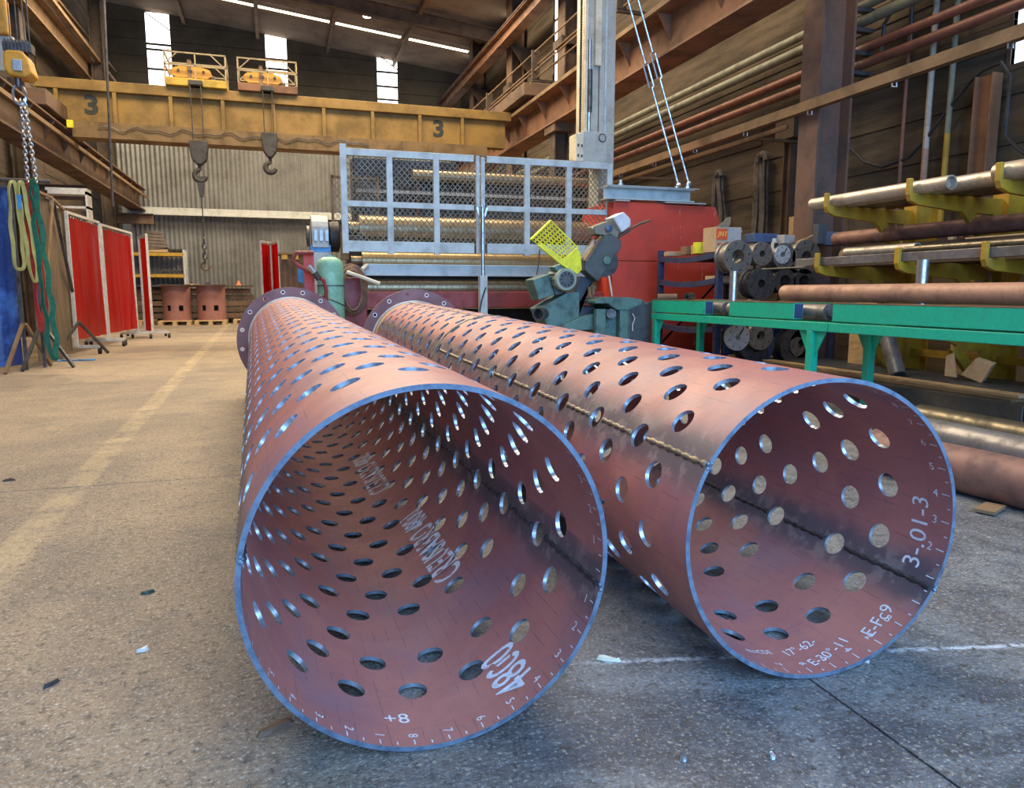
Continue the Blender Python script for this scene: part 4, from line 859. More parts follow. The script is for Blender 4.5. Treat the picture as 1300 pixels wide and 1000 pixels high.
MB().lathe((3.8832, 8.498, 2.7086), (0, -1, 0), [(0, .052), (.003, .052), (.0031, .044), (.004, .044)], 20).done('sticker_ring', darksteel, cbx)
MB().lathe((3.8832, 8.494, 2.7086), (0, -1, 0), [(0, .040), (.002, .040)], 8).done('sticker_face', pgrey, cbx)
def stay(label, p, q, f0, f1):
    p, q = V(p), V(q); t = thing('stay_rod', label, 'rod', p); d = q-p
    MB().cyl(p, p+d*f0, .013, 8).done('rod', steel, t, sm=True); MB().cyl(p+d*f1, q, .013, 8).done('rod', steel, t, sm=True)
    n = d.cross(V((0, 1, 0))).normalized()*.03; a, b = p+d*f0, p+d*f1
    MB().tube([a, a+n+d*.006, b+n-d*.006, b, b-n-d*.006, a-n+d*.006], .012, 6, True).done('turnbuckle', steel, t, sm=True)
    MB().sph(p+V((0, 0, .02)), .035, 8).done('eye_nut', steel, t, sm=True)
stay('steel stay rod with turnbuckle, left one of the pair above the red cabinet', (4.7902, 8.2, 2.1292), (3.8912, 8.2, 4.6298), .45, .56)
stay('steel stay rod with turnbuckle, right one of the pair above the red cabinet', (4.9689, 8.26, 2.1637), (4.0395, 8.26, 4.6984), .48, .60)
tag(MB().box((3.9998, 8.5, 4.93), (.35, .5, .06)).done('stay_head_plate', pgrey), 'grey head plate on top of the pale column where the stays meet', 'plate')
# ================= CUT-OFF SAW =================
SY = 7.15
sw = thing('cold_saw', 'grey-green circular cold saw with raised arm and yellow perforated guard', 'saw', (3.1, SY, 0))
def pl(pts, y, th): return MB().prism([(a[0], y, a[2]) for a in pts], (0, th, 0))
pl([(2.5563, 7.15, 0.6728), (2.8603, 7.15, 0.8419), (2.9933, 7.15, 0.8418), (2.9966, 7.15, 0.5873), (2.7407, 7.15, 0.459), (2.6353, 7.15, 0.5096)], SY-.1, .32).done('swivel_foot', teal, sw, bev=.008)
pl([(2.723, 7.15, 0.4756), (2.9965, 7.15, 0.5955), (3.258, 7.15, 0.6428), (3.2611, 7.15, 0.4676), (2.8291, 7.15, 0.4411)], SY-.16, .5).done('base_wedge', teal, sw, bev=.008)
c_ = V((2.6161, 7.1, 0.6251)); MB().pipe(c_, c_-V((.10, .12, 0)), .065, .05, 20).done('socket', darksteel, sw, sm=True)
MB().bx(3.1663, 3.5803, 6.95, 7.5, .0, 0.6684).done('pedestal', teal, sw, bev=.01)
MB().bx(3.3657, 3.4653, 6.86, 6.95, .15, 0.6879).done('rib', teal, sw, bev=.005)
MB().bx(3.111, 3.2171, 6.88, 6.95, .2, 0.6742).done('rib', teal, sw, bev=.005)
MB().bx(3.0695, 3.4986, 6.86, 6.94, .25, .38).done('ledge', teal, sw, bev=.005)
pl([(3.081, 7, 0.7613), (3.187, 7, 0.7934), (3.4573, 7, 0.7928), (3.623, 7, 0.7677), (3.606, 7, 0.71), (3.4604, 7, 0.6615), (3.3241, 7, 0.6625), (3.2239, 7, 0.7283), (3.0815, 7, 0.729)], SY-.3, .55).done('vise_table', teal, sw, bev=.008)
MB().cyl((3.2578, 6.84, 0.6267), (3.3102, 6.95, 0.6231), .05, 14).done('spindle_boss', darksteel, sw, sm=True)
MB().bx(3.4663, 3.7309, 6.86, 7.4, .05, 0.745).done('end_box', tealdark, sw, bev=.01)
for px in ((3.5286, 6.85, 0.721), (3.6554, 6.85, 0.7285)): MB().lathe(px, (0, -1, 0), [(0, .012), (.01, .012)], 8).done('bolt', steel, sw)
MB().tube([(3.4937, 6.83, 0.6248), (3.522, 6.83, 0.576), (3.4966, 6.83, 0.5115), (3.4983, 6.83, 0.4465)], .006, 5).done('white_drip_wire', white, sw)
pl([(3.0266, 7.15, 1.0131), (3.1886, 7.15, 0.9814), (3.1278, 7.15, 0.8336), (3.0131, 7.15, 0.6942), (3.1842, 7.15, 0.7014), (3.2035, 7.15, 0.635), (3.0147, 7.15, 0.5788), (2.9762, 7.15, 0.7846)], SY-.02, .24).done('arm_bracket', M('blue_black_cast', (.045, .06, .085), .5), sw, bev=.008)
mc = V((2.8089, 6.95, 0.9723))
MB().lathe(mc, (0, 1, 0), [(0, .075), (.003, .108), (.03, .118), (.035, .112), (.30, .112), (.32, .09)], 32).done('motor_body', M('pale_motor_green', (.30, .36, .28), .45), sw, sm=True, ang=30)
MB().lathe(mc+V((0, -.004, 0)), (0, 1, 0), [(0, .012), (.001, .083), (.006, .083)], 28).done('fan_grille', tealdark, sw, sm=True)
for a in range(10): aa = 2*PI*a/10; MB().box(mc+V((.06*math.cos(aa), -.008, .06*math.sin(aa))), (.03, .006, .008), Matrix.Rotation(-aa, 3, 'Y')).done('grille_slot', black, sw)
for i in range(14):
    aa = 2*PI*i/14; MB().box(mc+V((.117*math.cos(aa), .17, .117*math.sin(aa))), (.022, .22, .006), Matrix.Rotation(-aa, 3, 'Y')).done('cooling_fin', teal, sw)
pl([(2.4994, 7.2, 0.9706), (2.6765, 7.2, 1.028), (2.7393, 7.2, 0.8174), (2.565, 7.2, 0.761)], SY-.05, .25).done('motor_end_box', teal, sw, bev=.008)
pl([(2.6767, 7.2, 0.9957), (2.79, 7.2, 1.045), (2.8273, 7.2, 0.8337), (2.7393, 7.2, 0.8093)], SY-.08, .22).done('motor_neck', tealdark, sw, bev=.008)
pl([(2.6817, 7.1, 1.0974), (2.8024, 7.1, 1.1385), (2.855, 7.1, 1.0992), (2.734, 7.1, 1.0422)], SY-.15, .14).done('terminal_box', teal, sw, bev=.008)
pl([(3.0208, 7.1, 1.1812), (3.1948, 7.1, 1.401), (3.3105, 7.1, 1.4438), (3.4295, 7.1, 1.3737), (3.4311, 7.1, 1.3007), (3.1758, 7.1, 0.948), (3.0314, 7.1, 1.0606)], SY-.16, .18).done('gear_head', M('olive_grey_cast', (.085, .095, .09), .45, c2=(.055, .065, .065)), sw, bev=.012)
pl([(3.0034, 7.1, 1.165), (3.1856, 7.1, 1.4168), (3.2037, 7.1, 1.4012), (3.0301, 7.1, 1.1492)], SY-.19, .04).done('edge_strip', tanbeam, sw)
MB().lathe(V((3.2645, 6.99, 1.1639)), (0, -1, 0), [(0, .045), (.02, .045), (.03, .035)], 20).done('hub', teal, sw, sm=True)
MB().lathe(V((3.391, 7.3, 1.1609)), (0, 1, 0), [(0, .158), (.02, .158)], 40).done('saw_blade', darksteel, sw)
MB().lathe(V((3.144, 6.985, 1.3368)), (0, -1, 0), [(0, .028), (.004, .028)], 20).done('round_sticker', M('dark_blue_sticker', (.05, .09, .25)), sw)
MB().lathe(V((3.2064, 6.97, 1.4003)), (0, -1, 0), [(0, .012), (.006, .012)], 12).done('knob', black, sw)
pl([(3.1307, 7.1, 1.5114), (3.29, 7.1, 1.5716), (3.4186, 7.1, 1.4544), (3.3927, 7.1, 1.3972), (3.2212, 7.1, 1.4256), (3.1498, 7.1, 1.432)], SY-.14, .2).done('switch_box', M('olive_switch_box', (.20, .19, .14), .5), sw, bev=.008)
MB().lathe(V((3.2799, 6.98, 1.4897)), (0, -1, 0), [(0, .035), (.015, .035), (.02, .025)], 18).done('selector_dial', M('blue_dial', (.06, .10, .22), .4), sw, sm=True)
pl([(3.3159, 7.08, 1.6025), (3.4405, 7.08, 1.6623), (3.5238, 7.08, 1.5926), (3.5255, 7.08, 1.5201), (3.4271, 7.08, 1.4531)], SY-.18, .2).done('white_cover', M('white_plastic', (.62, .66, .70), .45), sw, bev=.012)
MB().tube([(3.2671, 7.05, 1.5507), (3.1791, 7.05, 1.5165), (3.1177, 7.05, 1.4911)], .012, 8).done('latch_bar', cream, sw)
MB().tube([(3.4048, 7.05, 1.3941), (3.5045, 7, 1.481), (3.6285, 6.98, 1.5466), (3.7391, 6.95, 1.5831)], [.016, .012, .014, .012], 8).done('lever', rust, sw, sm=True)
MB().bar((3.4106, 7.1, 1.4057), (3.5729, 7.1, 1.4905), .035).done('lever_bracket', tealdark, sw)
# yellow guard: perforated quad plus solid skirt
def perforated(q, nx, ny, th, rr=.36):
    q = [V(p) for p in q]; mb = MB(); nrm = (q[1]-q[0]).cross(q[3]-q[0]).normalized()*th
    P_ = lambda u, v: (q[0]*(1-u)+q[1]*u)*(1-v)+(q[3]*(1-u)+q[2]*u)*v
    for i in range(nx):
        for j in range(ny):
            sh = .5 if j % 2 else 0; cx, cy = (i+.5), (j+.5); out = []; inn = []
            for k in range(8):
                a = PI/4*k+PI/8; 
                ou, ov = max(-.5, min(.5, .75*math.cos(a))), max(-.5, min(.5, .75*math.sin(a)))
                out.append(P_((cx+ou)/nx, (cy+ov)/ny)); inn.append(P_((cx+rr*math.cos(a))/nx, (cy+rr*math.sin(a))/ny))
            vs = out+inn+[p+nrm for p in out]+[p+nrm for p in inn]; fs = []
            for k in range(8):
                l = (k+1) % 8; fs += [(k, l, 8+l, 8+k), (16+k, 24+k, 24+l, 16+l), (8+k, 8+l, 24+l, 24+k)]
            mb.add(vs, fs)
    return mb
g0, g1, g2_, g3 = V((2.434, 6.98, 1.361)), V((2.6867, 7.1, 1.5623)), V((2.9928, 7.1, 1.2929)), V((2.7633, 6.98, 1.1573))
perforated([g0, g1, g2_, g3], 8, 9, .004, .41).done('guard_mesh', byellow, sw)
MB().bar(g0, g1, .03, .015).bar(g1, g2_, .015, .012).done('guard_rim', byellow, sw)
MB().prism([(2.5055, 6.97, 1.3003), (2.5471, 6.97, 1.3242), (2.7848, 6.97, 1.1728), (2.9293, 6.97, 1.2925), (2.9646, 6.97, 1.2382), (2.9843, 6.97, 1.0727), (2.9329, 6.97, 1.0247), (2.7684, 6.97, 1.11)], (0, .03, 0)).done('guard_skirt', byellow, sw, bev=.004)
MB().tube([(2.5332, 7, 1.2639), (2.5256, 7, 1.1239), (2.501, 7, 1.0145)], .007, 6).done('guard_link', rust, sw)
MB().tube([(3.299, 7, 1.0119), (3.3189, 7, 0.9149), (3.3393, 7, 0.8012)], .010, 6).done('stop_rod', cream, sw)
for px in ((3.1369, 7.05, 0.8662), (3.1105, 7.05, 0.85)): MB().box(px, (.035, .03, .1)).done('chip_scraper', tanbeam, sw)
# ================= ROLLER CONVEYOR =================
cv = thing('roller_conveyor', 'long emerald green roller conveyor between the cold saw and the right picture edge', 'conveyor', (3.9, 4.2, 0)); X0, X1 = 3.66, 4.24
for x0_, x1_ in ((X0, X0+.05), (X1-.05, X1)):
    for ya_, yb_ in ((4.205, 6.74), (1.6, 4.195)): MB().bx(x0_, x1_, ya_, yb_, .57, .635).done('side_rail', tgreen, cv, bev=.004)
for a, b in ((5.75, 6.73), (4.56, 5.38), (1.62, 4.16)):
    for x in (X0, X1-.085):
        MB().bx(x, x+.085, a, b, .645, .765).done('rail_box', tgreen, cv, bev=.003)
        MB().bx(x+.006, x+.079, a-.002, a+.004, .651, .759).done('end_opening', navy, cv)
        MB().bx(x-.002, x+.087, a-.003, b+.003, .766, .772).done('wear_strip', tanbeam, cv)
for xx, r_ in ((3.82, .06), (3.97, .06), (4.10, .055)):
    for ya_, yb_ in ((4.35, 5.6), (5.62, 6.7), (1.7, 4.2)): MB().lathe((xx, ya_, .70), (0, 1, 0), [(0, .03), (.02, .03), (.021, r_), (yb_-ya_-.021, r_), (yb_-ya_-.02, .03), (yb_-ya_, .03)], 20).done('roller', pipeblue, cv, sm=True)
for yl, gus in ((6.68, (-1,)), (4.38, (-1, 1)), (2.1, (-1, 1))):
    for x in (X0+.03, X1-.03):
        l = MB().bx(x-.03, x+.03, yl-.03, yl+.03, 0, .57).done('leg', tgreen, cv, bev=.003)
        for s_ in gus: MB().prism([(x-.005, yl+s_*.03, .57), (x-.005, yl+s_*.14, .57), (x-.005, yl+s_*.03, .38)], (.01, 0, 0)).done('gusset', tgreen, l)
    MB().bx(X0+.03, X1-.03, yl-.02, yl+.02, .10, .14).done('cross_bar', tgreen, cv)
def lpipe(name, label, p, q, ro, ri, mat, cat='pipe', grp=None):
    t = thing(name, label, cat, p, grp); MB().pipe(p, q, ro, ri, 28).done('wall', mat, t, sm=True)
    return t
def solidpipe(label, p, q, r, mat, name='steel_pipe', grp=None):
    p, q = V(p), V(q); d = (q-p).normalized(); L = (q-p).length
    o = MB().lathe(p, d, [(.04, r*.78), (0, r*.80), (0, r), (L, r), (L, r*.8), (L-.04, r*.78)], 28).done(name, mat, sm=True); tag(o, label, 'pipe', grp); return o
solidpipe('long rust-tan pipe lying on the green roller conveyor', (3.96, 5.05, .838), (3.96, 1.6, .838), .064, pipebrown)
def stub(label, x, y, z, h, r):
    t = thing('tube_offcut', label, 'tube', (x, y, z)); MB().pipe((x, y, z), (x, y, z+h), r, r*.8, 24).done('wall', steel, t, sm=True); return t
stub('upright bright steel tube offcut on the conveyor in front of the flange stack', 3.9, 5.68, .70, .33, .036)
stub('upright bright steel tube offcut standing behind the long rust-tan pipe', 4.13, 3.88, .70, .36, .038)
tag(MB().lathe((3.69, 5.15, .7725), (0, 0, 1), [(0, .022), (.012, .022), (.013, .014)], 16).done('washer_disc', tanbeam), 'flat round disc lying on the green conveyor cover', 'disc')
tag(MB().pipe((3.66, 6.62, .80), (3.84, 6.55, .80), .028, .018, 14).done('tube_offcut', tanbeam), 'short pale tube offcut at the far left end of the conveyor', 'tube')
tag(MB().pipe((3.68, 6.10, .805), (3.80, 6.2, .805), .033, .024, 14).done('ring_offcut', darksteel), 'dark ring offcut lying on the far conveyor cover', 'ring')
# ================= SHELVES WITH BOXES =================
sf = thing('steel_shelving', 'navy steel shelving with curved angle shelves behind the far conveyor', 'shelving', (4.6, 7, 0))
for x, y in ((4.38, 7.86), (5.3, 7.86), (4.38, 6.64), (5.3, 6.64)): MB().bx(x-.03, x+.03, y-.03, y+.03, 0, 1.33 if y > 7 else 1.2).done('post', navy, sf)
for z in (1.20, .93, .43):
    m = MB(); n = 10
    for i in range(n):
        ya, yb = 6.66+1.18*i/n, 6.66+1.18*(i+1)/n; s0, s1 = -.035*math.sin(PI*i/n), -.035*math.sin(PI*(i+1)/n)
        m.add([(4.345, ya, z+s0), (4.345, yb, z+s1), (4.345, yb, z+s1+.06), (4.345, ya, z+s0+.06), (4.38, ya, z+s0), (4.38, yb, z+s1), (4.38, yb, z+s1+.06), (4.38, ya, z+s0+.06)], [(0, 1, 2, 3), (7, 6, 5, 4), (3, 2, 6, 7), (1, 0, 4, 5)])
    m.done('shelf_edge', navy, sf)
    MB().bx(4.38, 5.3, 6.64, 7.86, z+.0, z+.012).done('shelf_panel', rustdark, sf)
for i in range(2): MB().bar((4.38, 7.86, .2), (5.3, 7.86, 1.1), .02).done('brace', navy, sf)
bxs = thing('carton', 'open cardboard carton with a red and orange printed label on the navy shelving', 'box', (4.52, 6.85, 1.22))
MB().bx(4.40, 4.70, 6.76, 7.0, 1.262, 1.52).done('body', card, bxs, bev=.004)
MB().prism([(4.41, 6.765, 1.52), (4.56, 6.765, 1.52), (4.55, 6.72, 1.55), (4.53, 6.69, 1.62), (4.48, 6.69, 1.61), (4.46, 6.73, 1.56)], (.003, .010, .0)).done('flap', card, bxs)
MB().prism([(4.70, 6.77, 1.52), (4.73, 6.77, 1.47), (4.73, 6.99, 1.47), (4.70, 6.99, 1.52)], (.004, 0, .004)).done('flap', card, bxs)
MB().bx(4.545, 4.705, 6.753, 6.76, 1.262, 1.515).done('grey_side', cardgrey, bxs)
MB().bx(4.405, 4.535, 6.752, 6.76, 1.39, 1.50).done('red_label', labelred, bxs)
textmesh('JNT', .085, lambda x, y: (4.48+x*.8+y*.15, 6.750, 1.445+y*.8), weight=.003).done('lettering', M('orange_print', (.9, .42, .08), bmp=0), bxs)
MB().bx(4.42, 4.52, 6.753, 6.76, 1.34, 1.352).done('printed_line', labelred, bxs)
for i, (x, y, z, dx, dy, dz, mt, lb, ct) in enumerate([
 (4.46, 7.72, 1.285, .18, .15, .05, card, 'flat cardboard box at the far left end of the top navy shelf', 'box'),
 (4.45, 7.38, 1.305, .12, .12, .09, tanbeam, 'small tan box on the top navy shelf left of the yellow box', 'box'),
 (4.50, 7.25, 1.31, .12, .1, .1, card, 'small cardboard box touching the yellow box on the top navy shelf', 'box'),
 (4.42, 7.10, 1.32, .1, .1, .12, byellow, 'small bright yellow box beside the open carton', 'box'),
 (4.5, 6.85, .98, .2, .16, .07, card, 'cardboard tray on the middle navy shelf', 'box'),
 (4.56, 7.25, .953, .3, .2, .02, darksteel, 'dark flat plate on the middle navy shelf', 'plate'),
 (4.86, 6.62, 1.40, .3, .18, .09, M('blue_tub', (.06, .10, .20)), 'blue and grey tub on top of the flange stack', 'tub'),
 (5.06, 6.55, 1.38, .16, .2, .10, cardgrey, 'pale grey metal case on top of the flange stack', 'case'),
 (5.42, 6.42, 1.44, .10, .1, .20, tealdark, 'dark square post offcut above the right flanges', 'post'),
 (5.58, 6.47, 1.40, .28, .16, .14, M('slate_blue_box', (.12, .15, .22)), 'slate blue box behind the right-hand flanges', 'box')]):
    o = MB().box((x, y, z), (dx, dy, dz), Matrix.Rotation(.1*((i*7) % 5-2), 3, 'Z')).done('small_box' if ct == 'box' else ct, mt, bev=.004); tag(o, lb, ct)
tag(MB().prism([(5.1, 6.35, 1.33), (5.24, 6.3, 1.41), (5.27, 6.35, 1.40), (5.12, 6.45, 1.33)], (0, 0, .02)).done('wood_board', wood), 'pale wood board tilted on top of the flange stack', 'board')
sp_ = thing('spray_can', 'white spray can with dark print standing on the flange stack', 'spray can', (5.2, 6.3, 1.27))
sx_, sz_ = 4.7805, 1.2416
MB().cyl((sx_, 6.3, sz_-.09), (sx_, 6.3, sz_+.10), .03, 16).done('can', white, sp_, sm=True); MB().cyl((sx_, 6.3, sz_+.10), (sx_, 6.3, sz_+.135), .02, 12).done('cap', white, sp_)
MB().bx(sx_-.022, sx_+.022, 6.265, 6.272, sz_+.04, sz_+.09).done('label', black, sp_); MB().cyl((sx_, 6.3, sz_-.09), (sx_, 6.3, sz_-.075), .031, 16).done('red_band', labelred, sp_)
# rack that carries the flanged spools
sr = thing('flange_rack', 'low dark blue rack whose shelves carry the flanged steel spools', 'rack', (5, 6.4, 0))
for x in (4.74, 5.5):
    for y in (6.26, 6.56): MB().bx(x-.02, x+.02, y-.02, y+.02, 0, .74).done('post', navy, sr)
for z in (.72, .12): MB().bx(4.34, 5.52, 6.22, 6.58, z, z+.03).done('shelf', navy, sr)
MB().bx(4.4, 5.5, 6.54, 6.57, .2, .6).done('blue_back_sheet', navy, sr)
def spool(label, px, r, mat, hub=.45, body=.86, L=.11, y=6.25, slot=True, rear=True):
    x, z = px; t = thing('flanged_spool', label, 'flange', (x, y, z-r))
    n = 40; th = .035; rb = r*hub; m = MB()
    def ring(yy, ro, ri): return [(x+ri*math.cos(2*PI*k/n), yy, z+ri*math.sin(2*PI*k/n)) for k in range(n)]+[(x+ro*math.cos(2*PI*k/n), yy, z+ro*math.sin(2*PI*k/n)) for k in range(n)]
    m.lathe((x, y, z), (0, 1, 0), [(0, rb), (0, r), (th, r), (th, rb), (0, rb)], n, False).done('front_flange', mat, t, sm=True)
    MB().lathe((x, y+th, z), (0, 1, 0), [(0, rb), (0, r*body), (L, r*body), (L, rb), (0, rb)], 28, False).done('barrel', mat, t, sm=True)
    if rear: MB().lathe((x, y+th+L, z), (0, 1, 0), [(0, rb*.8), (0, r*.95), (th, r*.95), (th, rb*.8), (0, rb*.8)], 28, False).done('rear_flange', mat, t, sm=True)
    for k in range(8): a = 2*PI*(k+.3)/8; MB().lathe((x+r*.80*math.cos(a), y-.001, z+r*.80*math.sin(a)), (0, -1, 0), [(0, r*.055), (.003, r*.055)], 8).done('bolt_hole', black, t)
    if slot: MB().bar((x+rb*.9*math.cos(1.0), y-.004, z+rb*.9*math.sin(1.0)), (x+r*.72*math.cos(1.0), y-.004, z+r*.72*math.sin(1.0)), r*.09, .008, (0, 1, 0)).done('keyway_slot', darksteel, t)
    return t
cast = M('machined_grey_flange', (.26, .24, .21), .4, .6, (.16, .145, .12), 9); bright = M('bright_machined_flange', (.66, .70, .72), .35, .45, (.5, .55, .58), 12, bmp=.02)
A = lambda p: (p[0], p[2])
spool('large grey flange with open bore, left end of the top row by the upright tube', A((4.3296, 6.25, 1.1864)), 0.162, cast, .44, y=6.25)
spool('small grey flange with eight bright bolts, second in the top row', A((4.6096, 6.25, 1.221)), 0.117, cast, .28, y=6.25)
spool('grey flanged ring with a bright machined insert, third in the top row', A((4.8711, 6.25, 1.2018)), 0.131, cast, .62, y=6.25, slot=False)
spool('bright machined hub set inside the third flange of the top row', A((4.8398, 6.235, 1.2161)), 0.092, bright, .30, y=6.235, L=.03, rear=False)
spool('large grey flanged spool at the right end of the top row', A((5.1376, 6.25, 1.1978)), 0.172, cast, .34, y=6.25)
spool('large dark flanged disc, left one in the middle row', A((4.6168, 6.25, 0.9278)), 0.159, darksteel, .27, y=6.25)
spool('small dark flanged spool with wide bore, second in the middle row', A((4.896, 6.25, 0.9522)), 0.125, darksteel, .5, y=6.25, slot=False)
spool('small dark flanged spool, right end of the middle row above the long pipe', A((5.1251, 6.25, 0.9532)), 0.125, darksteel, .5, y=6.25, slot=False)
spool('shiny bright machined disc hanging in front below the conveyor rail', A((4.2082, 6.02, 0.4157)), 0.128, bright, .22, y=6.02, L=.04, rear=False)
spool('grey flange with bore below the conveyor, right behind the shiny disc', A((4.54, 6.12, 0.4191)), 0.142, cast, .32, y=6.12, L=.04, rear=False)
spool('wide dark bolted ring under the grey flange on the lowest rack shelf', A((4.6034, 6.25, 0.3312)), 0.199, darksteel, .45, y=6.25, slot=False)
spool('grey flange inside the dark ring behind the green conveyor leg', A((5.1382, 6.25, 0.3197)), 0.146, cast, .33, y=6.25, L=.05, slot=False)
spool('wide dark bolted ring behind the green conveyor leg', A((5.0819, 6.25, 0.2885)), 0.199, darksteel, .5, y=6.25, slot=False)
# ================= CANTILEVER RACK =================
cr2 = thing('cantilever_rack', 'mustard yellow cantilever rack holding long pipes on the right', 'rack', (5.2, 4.3, 0))
for y in (5.02, 4.2, 3.52, 2.6):
    c_ = MB().ibeam((5.28, y, 0), (5.28, y, 1.62), .13, .24, .015, (1, 0, 0)).done('column', ryellow, cr2)
    for z, xt in ((1.53, 4.28), (1.05, 4.22), (.52, 4.75)):
        prof = [(xt, z+.10), (xt+.03, z+.10), (xt+.035, z+.02), (xt+.06, z), (5.2, z), (5.2, z-.42), (5.12, z-.42), (5.12, z-.20), (5.05, z-.14), (4.92, z-.14), (5.12, z-.36), (5.12, z-.42), (5.06, z-.42), (4.78, z-.115), (xt+.10, z-.075), (xt+.02, z-.05), (xt, z)]
        m = MB()
        m.prism([(xt, y-.02, z+.11), (xt+.028, y-.02, z+.11), (xt+.028, y-.02, z+.01), (5.2, y-.02, z), (5.2, y-.02, z-.12), (4.8, y-.02, z-.11), (xt+.09, y-.02, z-.07), (xt+.02, y-.02, z-.045), (xt, y-.02, z)], (0, .04, 0))
        m.prism([(4.78, y-.02, z-.10), (4.90, y-.02, z-.11), (5.2, y-.02, z-.40), (5.2, y-.02, z-.48), (5.12, y-.02, z-.45)], (0, .04, 0))
        m.prism([(5.08, y-.02, z-.11), (5.2, y-.02, z-.11), (5.2, y-.02, z-.42), (5.08, y-.02, z-.32)], (0, .04, 0)).done('arm', ryellow, cr2, bev=.004)
    MB().bx(4.75, 5.4, y-.06, y+.06, 0, .05).done('foot', ryellow, cr2)
for z in (.3,): MB().bx(5.26, 5.30, 2.6, 5.02, z, z+.06).done('tie_bar', ryellow, cr2)
R3 = [('long pale galvanised pipe on the top rack arms, outermost with the nearer cut end', 4.375, 1.58+.0, 5.28, 3.93, .05, pipegrey),
 ('long pale galvanised pipe on the top rack arms, second row behind the cut end', 4.50, 1.583, 5.1, 1.9, .052, pipegrey),
 ('thick pale pipe at the right edge on the top rack arms', 4.375, 1.592, 3.60, 1.9, .058, pipegrey),
 ('grey pipe on the top rack arms, third from the aisle', 4.63, 1.58, 5.2, 1.9, .05, pipedark),
 ('grey pipe on the top rack arms, fourth from the aisle', 4.75, 1.58, 5.15, 1.9, .05, pipedark),
 ('brown pipe on the top rack arms, next to the columns', 4.9, 1.58, 5.0, 1.9, .05, piperust),
 ('large rust-brown pipe stacked on top of the dark pipes of the middle rack arms', 4.92, 1.325, 5.60, 1.9, .062, piperust),
 ('short pale tube on the middle rack arms beside the flat bar', 4.46, 1.165, 4.95, 4.25, .038, pipegrey),
 ('thin dark pipe on the middle rack arms behind the flat bar', 4.40, 1.155, 4.3, 1.9, .022, pipedark),
 ('dark brown pipe on the middle rack arms next to the short tube', 4.82, 1.145, 5.35, 1.9, .09, rust),
 ('second dark brown pipe on the middle rack arms close to the columns', 5.02, 1.145, 5.4, 1.9, .09, rustdark)]
for lb, x, z, ya, yb, r, mt in R3: solidpipe(lb, (x, ya, z), (x, yb, z), r, mt)
tag(MB().bx(4.38, 4.60, 1.9, 5.1, 1.051, 1.125).done('flat_section', rustdark), 'dark flat section under the short tube on the middle rack arms', 'bar')
tag(MB().bx(4.26, 4.31, 1.9, 5.32, 1.062, 1.125).done('flat_bar', pipeblue, bev=.003), 'long flat grey square bar along the aisle edge of the middle rack arms', 'bar')
tag(MB().bx(4.50, 4.53, 1.9, 3.9, 1.205, 1.215).done('wood_strip', wood), 'thin pale strip lying on the middle rack pipes', 'strip')
tag(MB().bx(4.24, 4.40, 5.2, 5.75, 1.052, 1.060).done('thin_plate', pipegrey), 'thin plate edge sticking out towards the flanges from the middle rack arms', 'plate')
# boards and leftovers behind the rack
def osbboard(label, x, y0, y1, z0, z1): return tag(MB().bx(x, x+.03, y0, y1, z0, z1).done('chipboard_panel', osb), label, 'board')
o33 = thing('crate_board', 'pale wooden crate board painted 33 behind the top rack arms', 'board', (5.75, 4.2, 1.0))
MB().bx(5.75, 5.9, 3.9, 4.72, 1.16, 1.82).done('board', osb, o33)
textmesh('33', .12, lambda x, y: (5.745, 4.48-x*1.2, 1.46+y), weight=.006).done('number', inkdark, o33)
osbboard('chipboard panel standing behind the flange stack beside the big column', 6.0, 7.25, 7.65, 0, 1.75)
osbboard('chipboard panel low behind the right rack columns', 5.6, 3.3, 3.9, 0, .9)
osbboard('chipboard panel low behind the leaning tube', 5.65, 4.5, 4.95, 0, .85)
tag(MB().bx(5.0, 5.04, 5.15, 5.45, 0, .8).done('wood_plank', wood), 'rough wood plank standing under the far end of the rack', 'plank')
tag(MB().prism([(4.8, 4.1, .24), (4.8, 3.93, .20), (4.8, 3.86, .33), (4.8, 4.0, .36)], (.04, 0, .02)).prism([(4.78, 4.22, .22), (4.78, 4.12, .22), (4.78, 4.16, .40), (4.78, 4.22, .37)], (.01, 0, 0)).done('torn_carton', card), 'torn cardboard carton flap on the channel beam under the rack', 'carton')
lpipe('leaning_tube', 'grey-blue tube leaning under the conveyor in front of the yellow rack', (4.72, 4.80, .64), (4.64, 4.52, .2), .062, .05, pipeblue)
tag(MB().bx(4.75, 5.12, 2.75, 3.35, .2, .56).done('black_bin', black, bev=.01), 'black bin at the right edge under the conveyor', 'bin')
cc = thing('cable_coil', 'coil of thick tan cable on the rack behind the long rust-tan pipe', 'cable', (5.4, 3.3, .8))
for i in range(5): MB().tube([(5.32+.03*i, 3.55-.06*i+.22*math.cos(a), .86+.16*math.sin(a)) for a in [2*PI*k/20 for k in range(20)]], .018, 6, True).done('cable_turn', tanbeam, cc, sm=True)
MB().bx(5.2, 5.5, 3.1, 3.8, .64, .69).done('support_plank', wood, cc)
tag(MB().bx(5.3, 5.34, 4.7, 4.76, 1.15, 1.38).done('bottle', white, bev=.01), 'small white bottle standing behind the upper rack arms', 'bottle')
for i, (y, a, lb) in enumerate(((4.02, .25, 'left'), (3.86, -.1, 'middle'), (3.70, .2, 'right'))):
    tag(MB().cyl((4.95, y, .8), (5.0, y+a*.4, 1.06), .01, 6).done('thin_rod', (pipebrown, pipegrey, wood)[i]), 'thin rod stuck under the middle rack arms, %s one of three' % lb, 'rod')
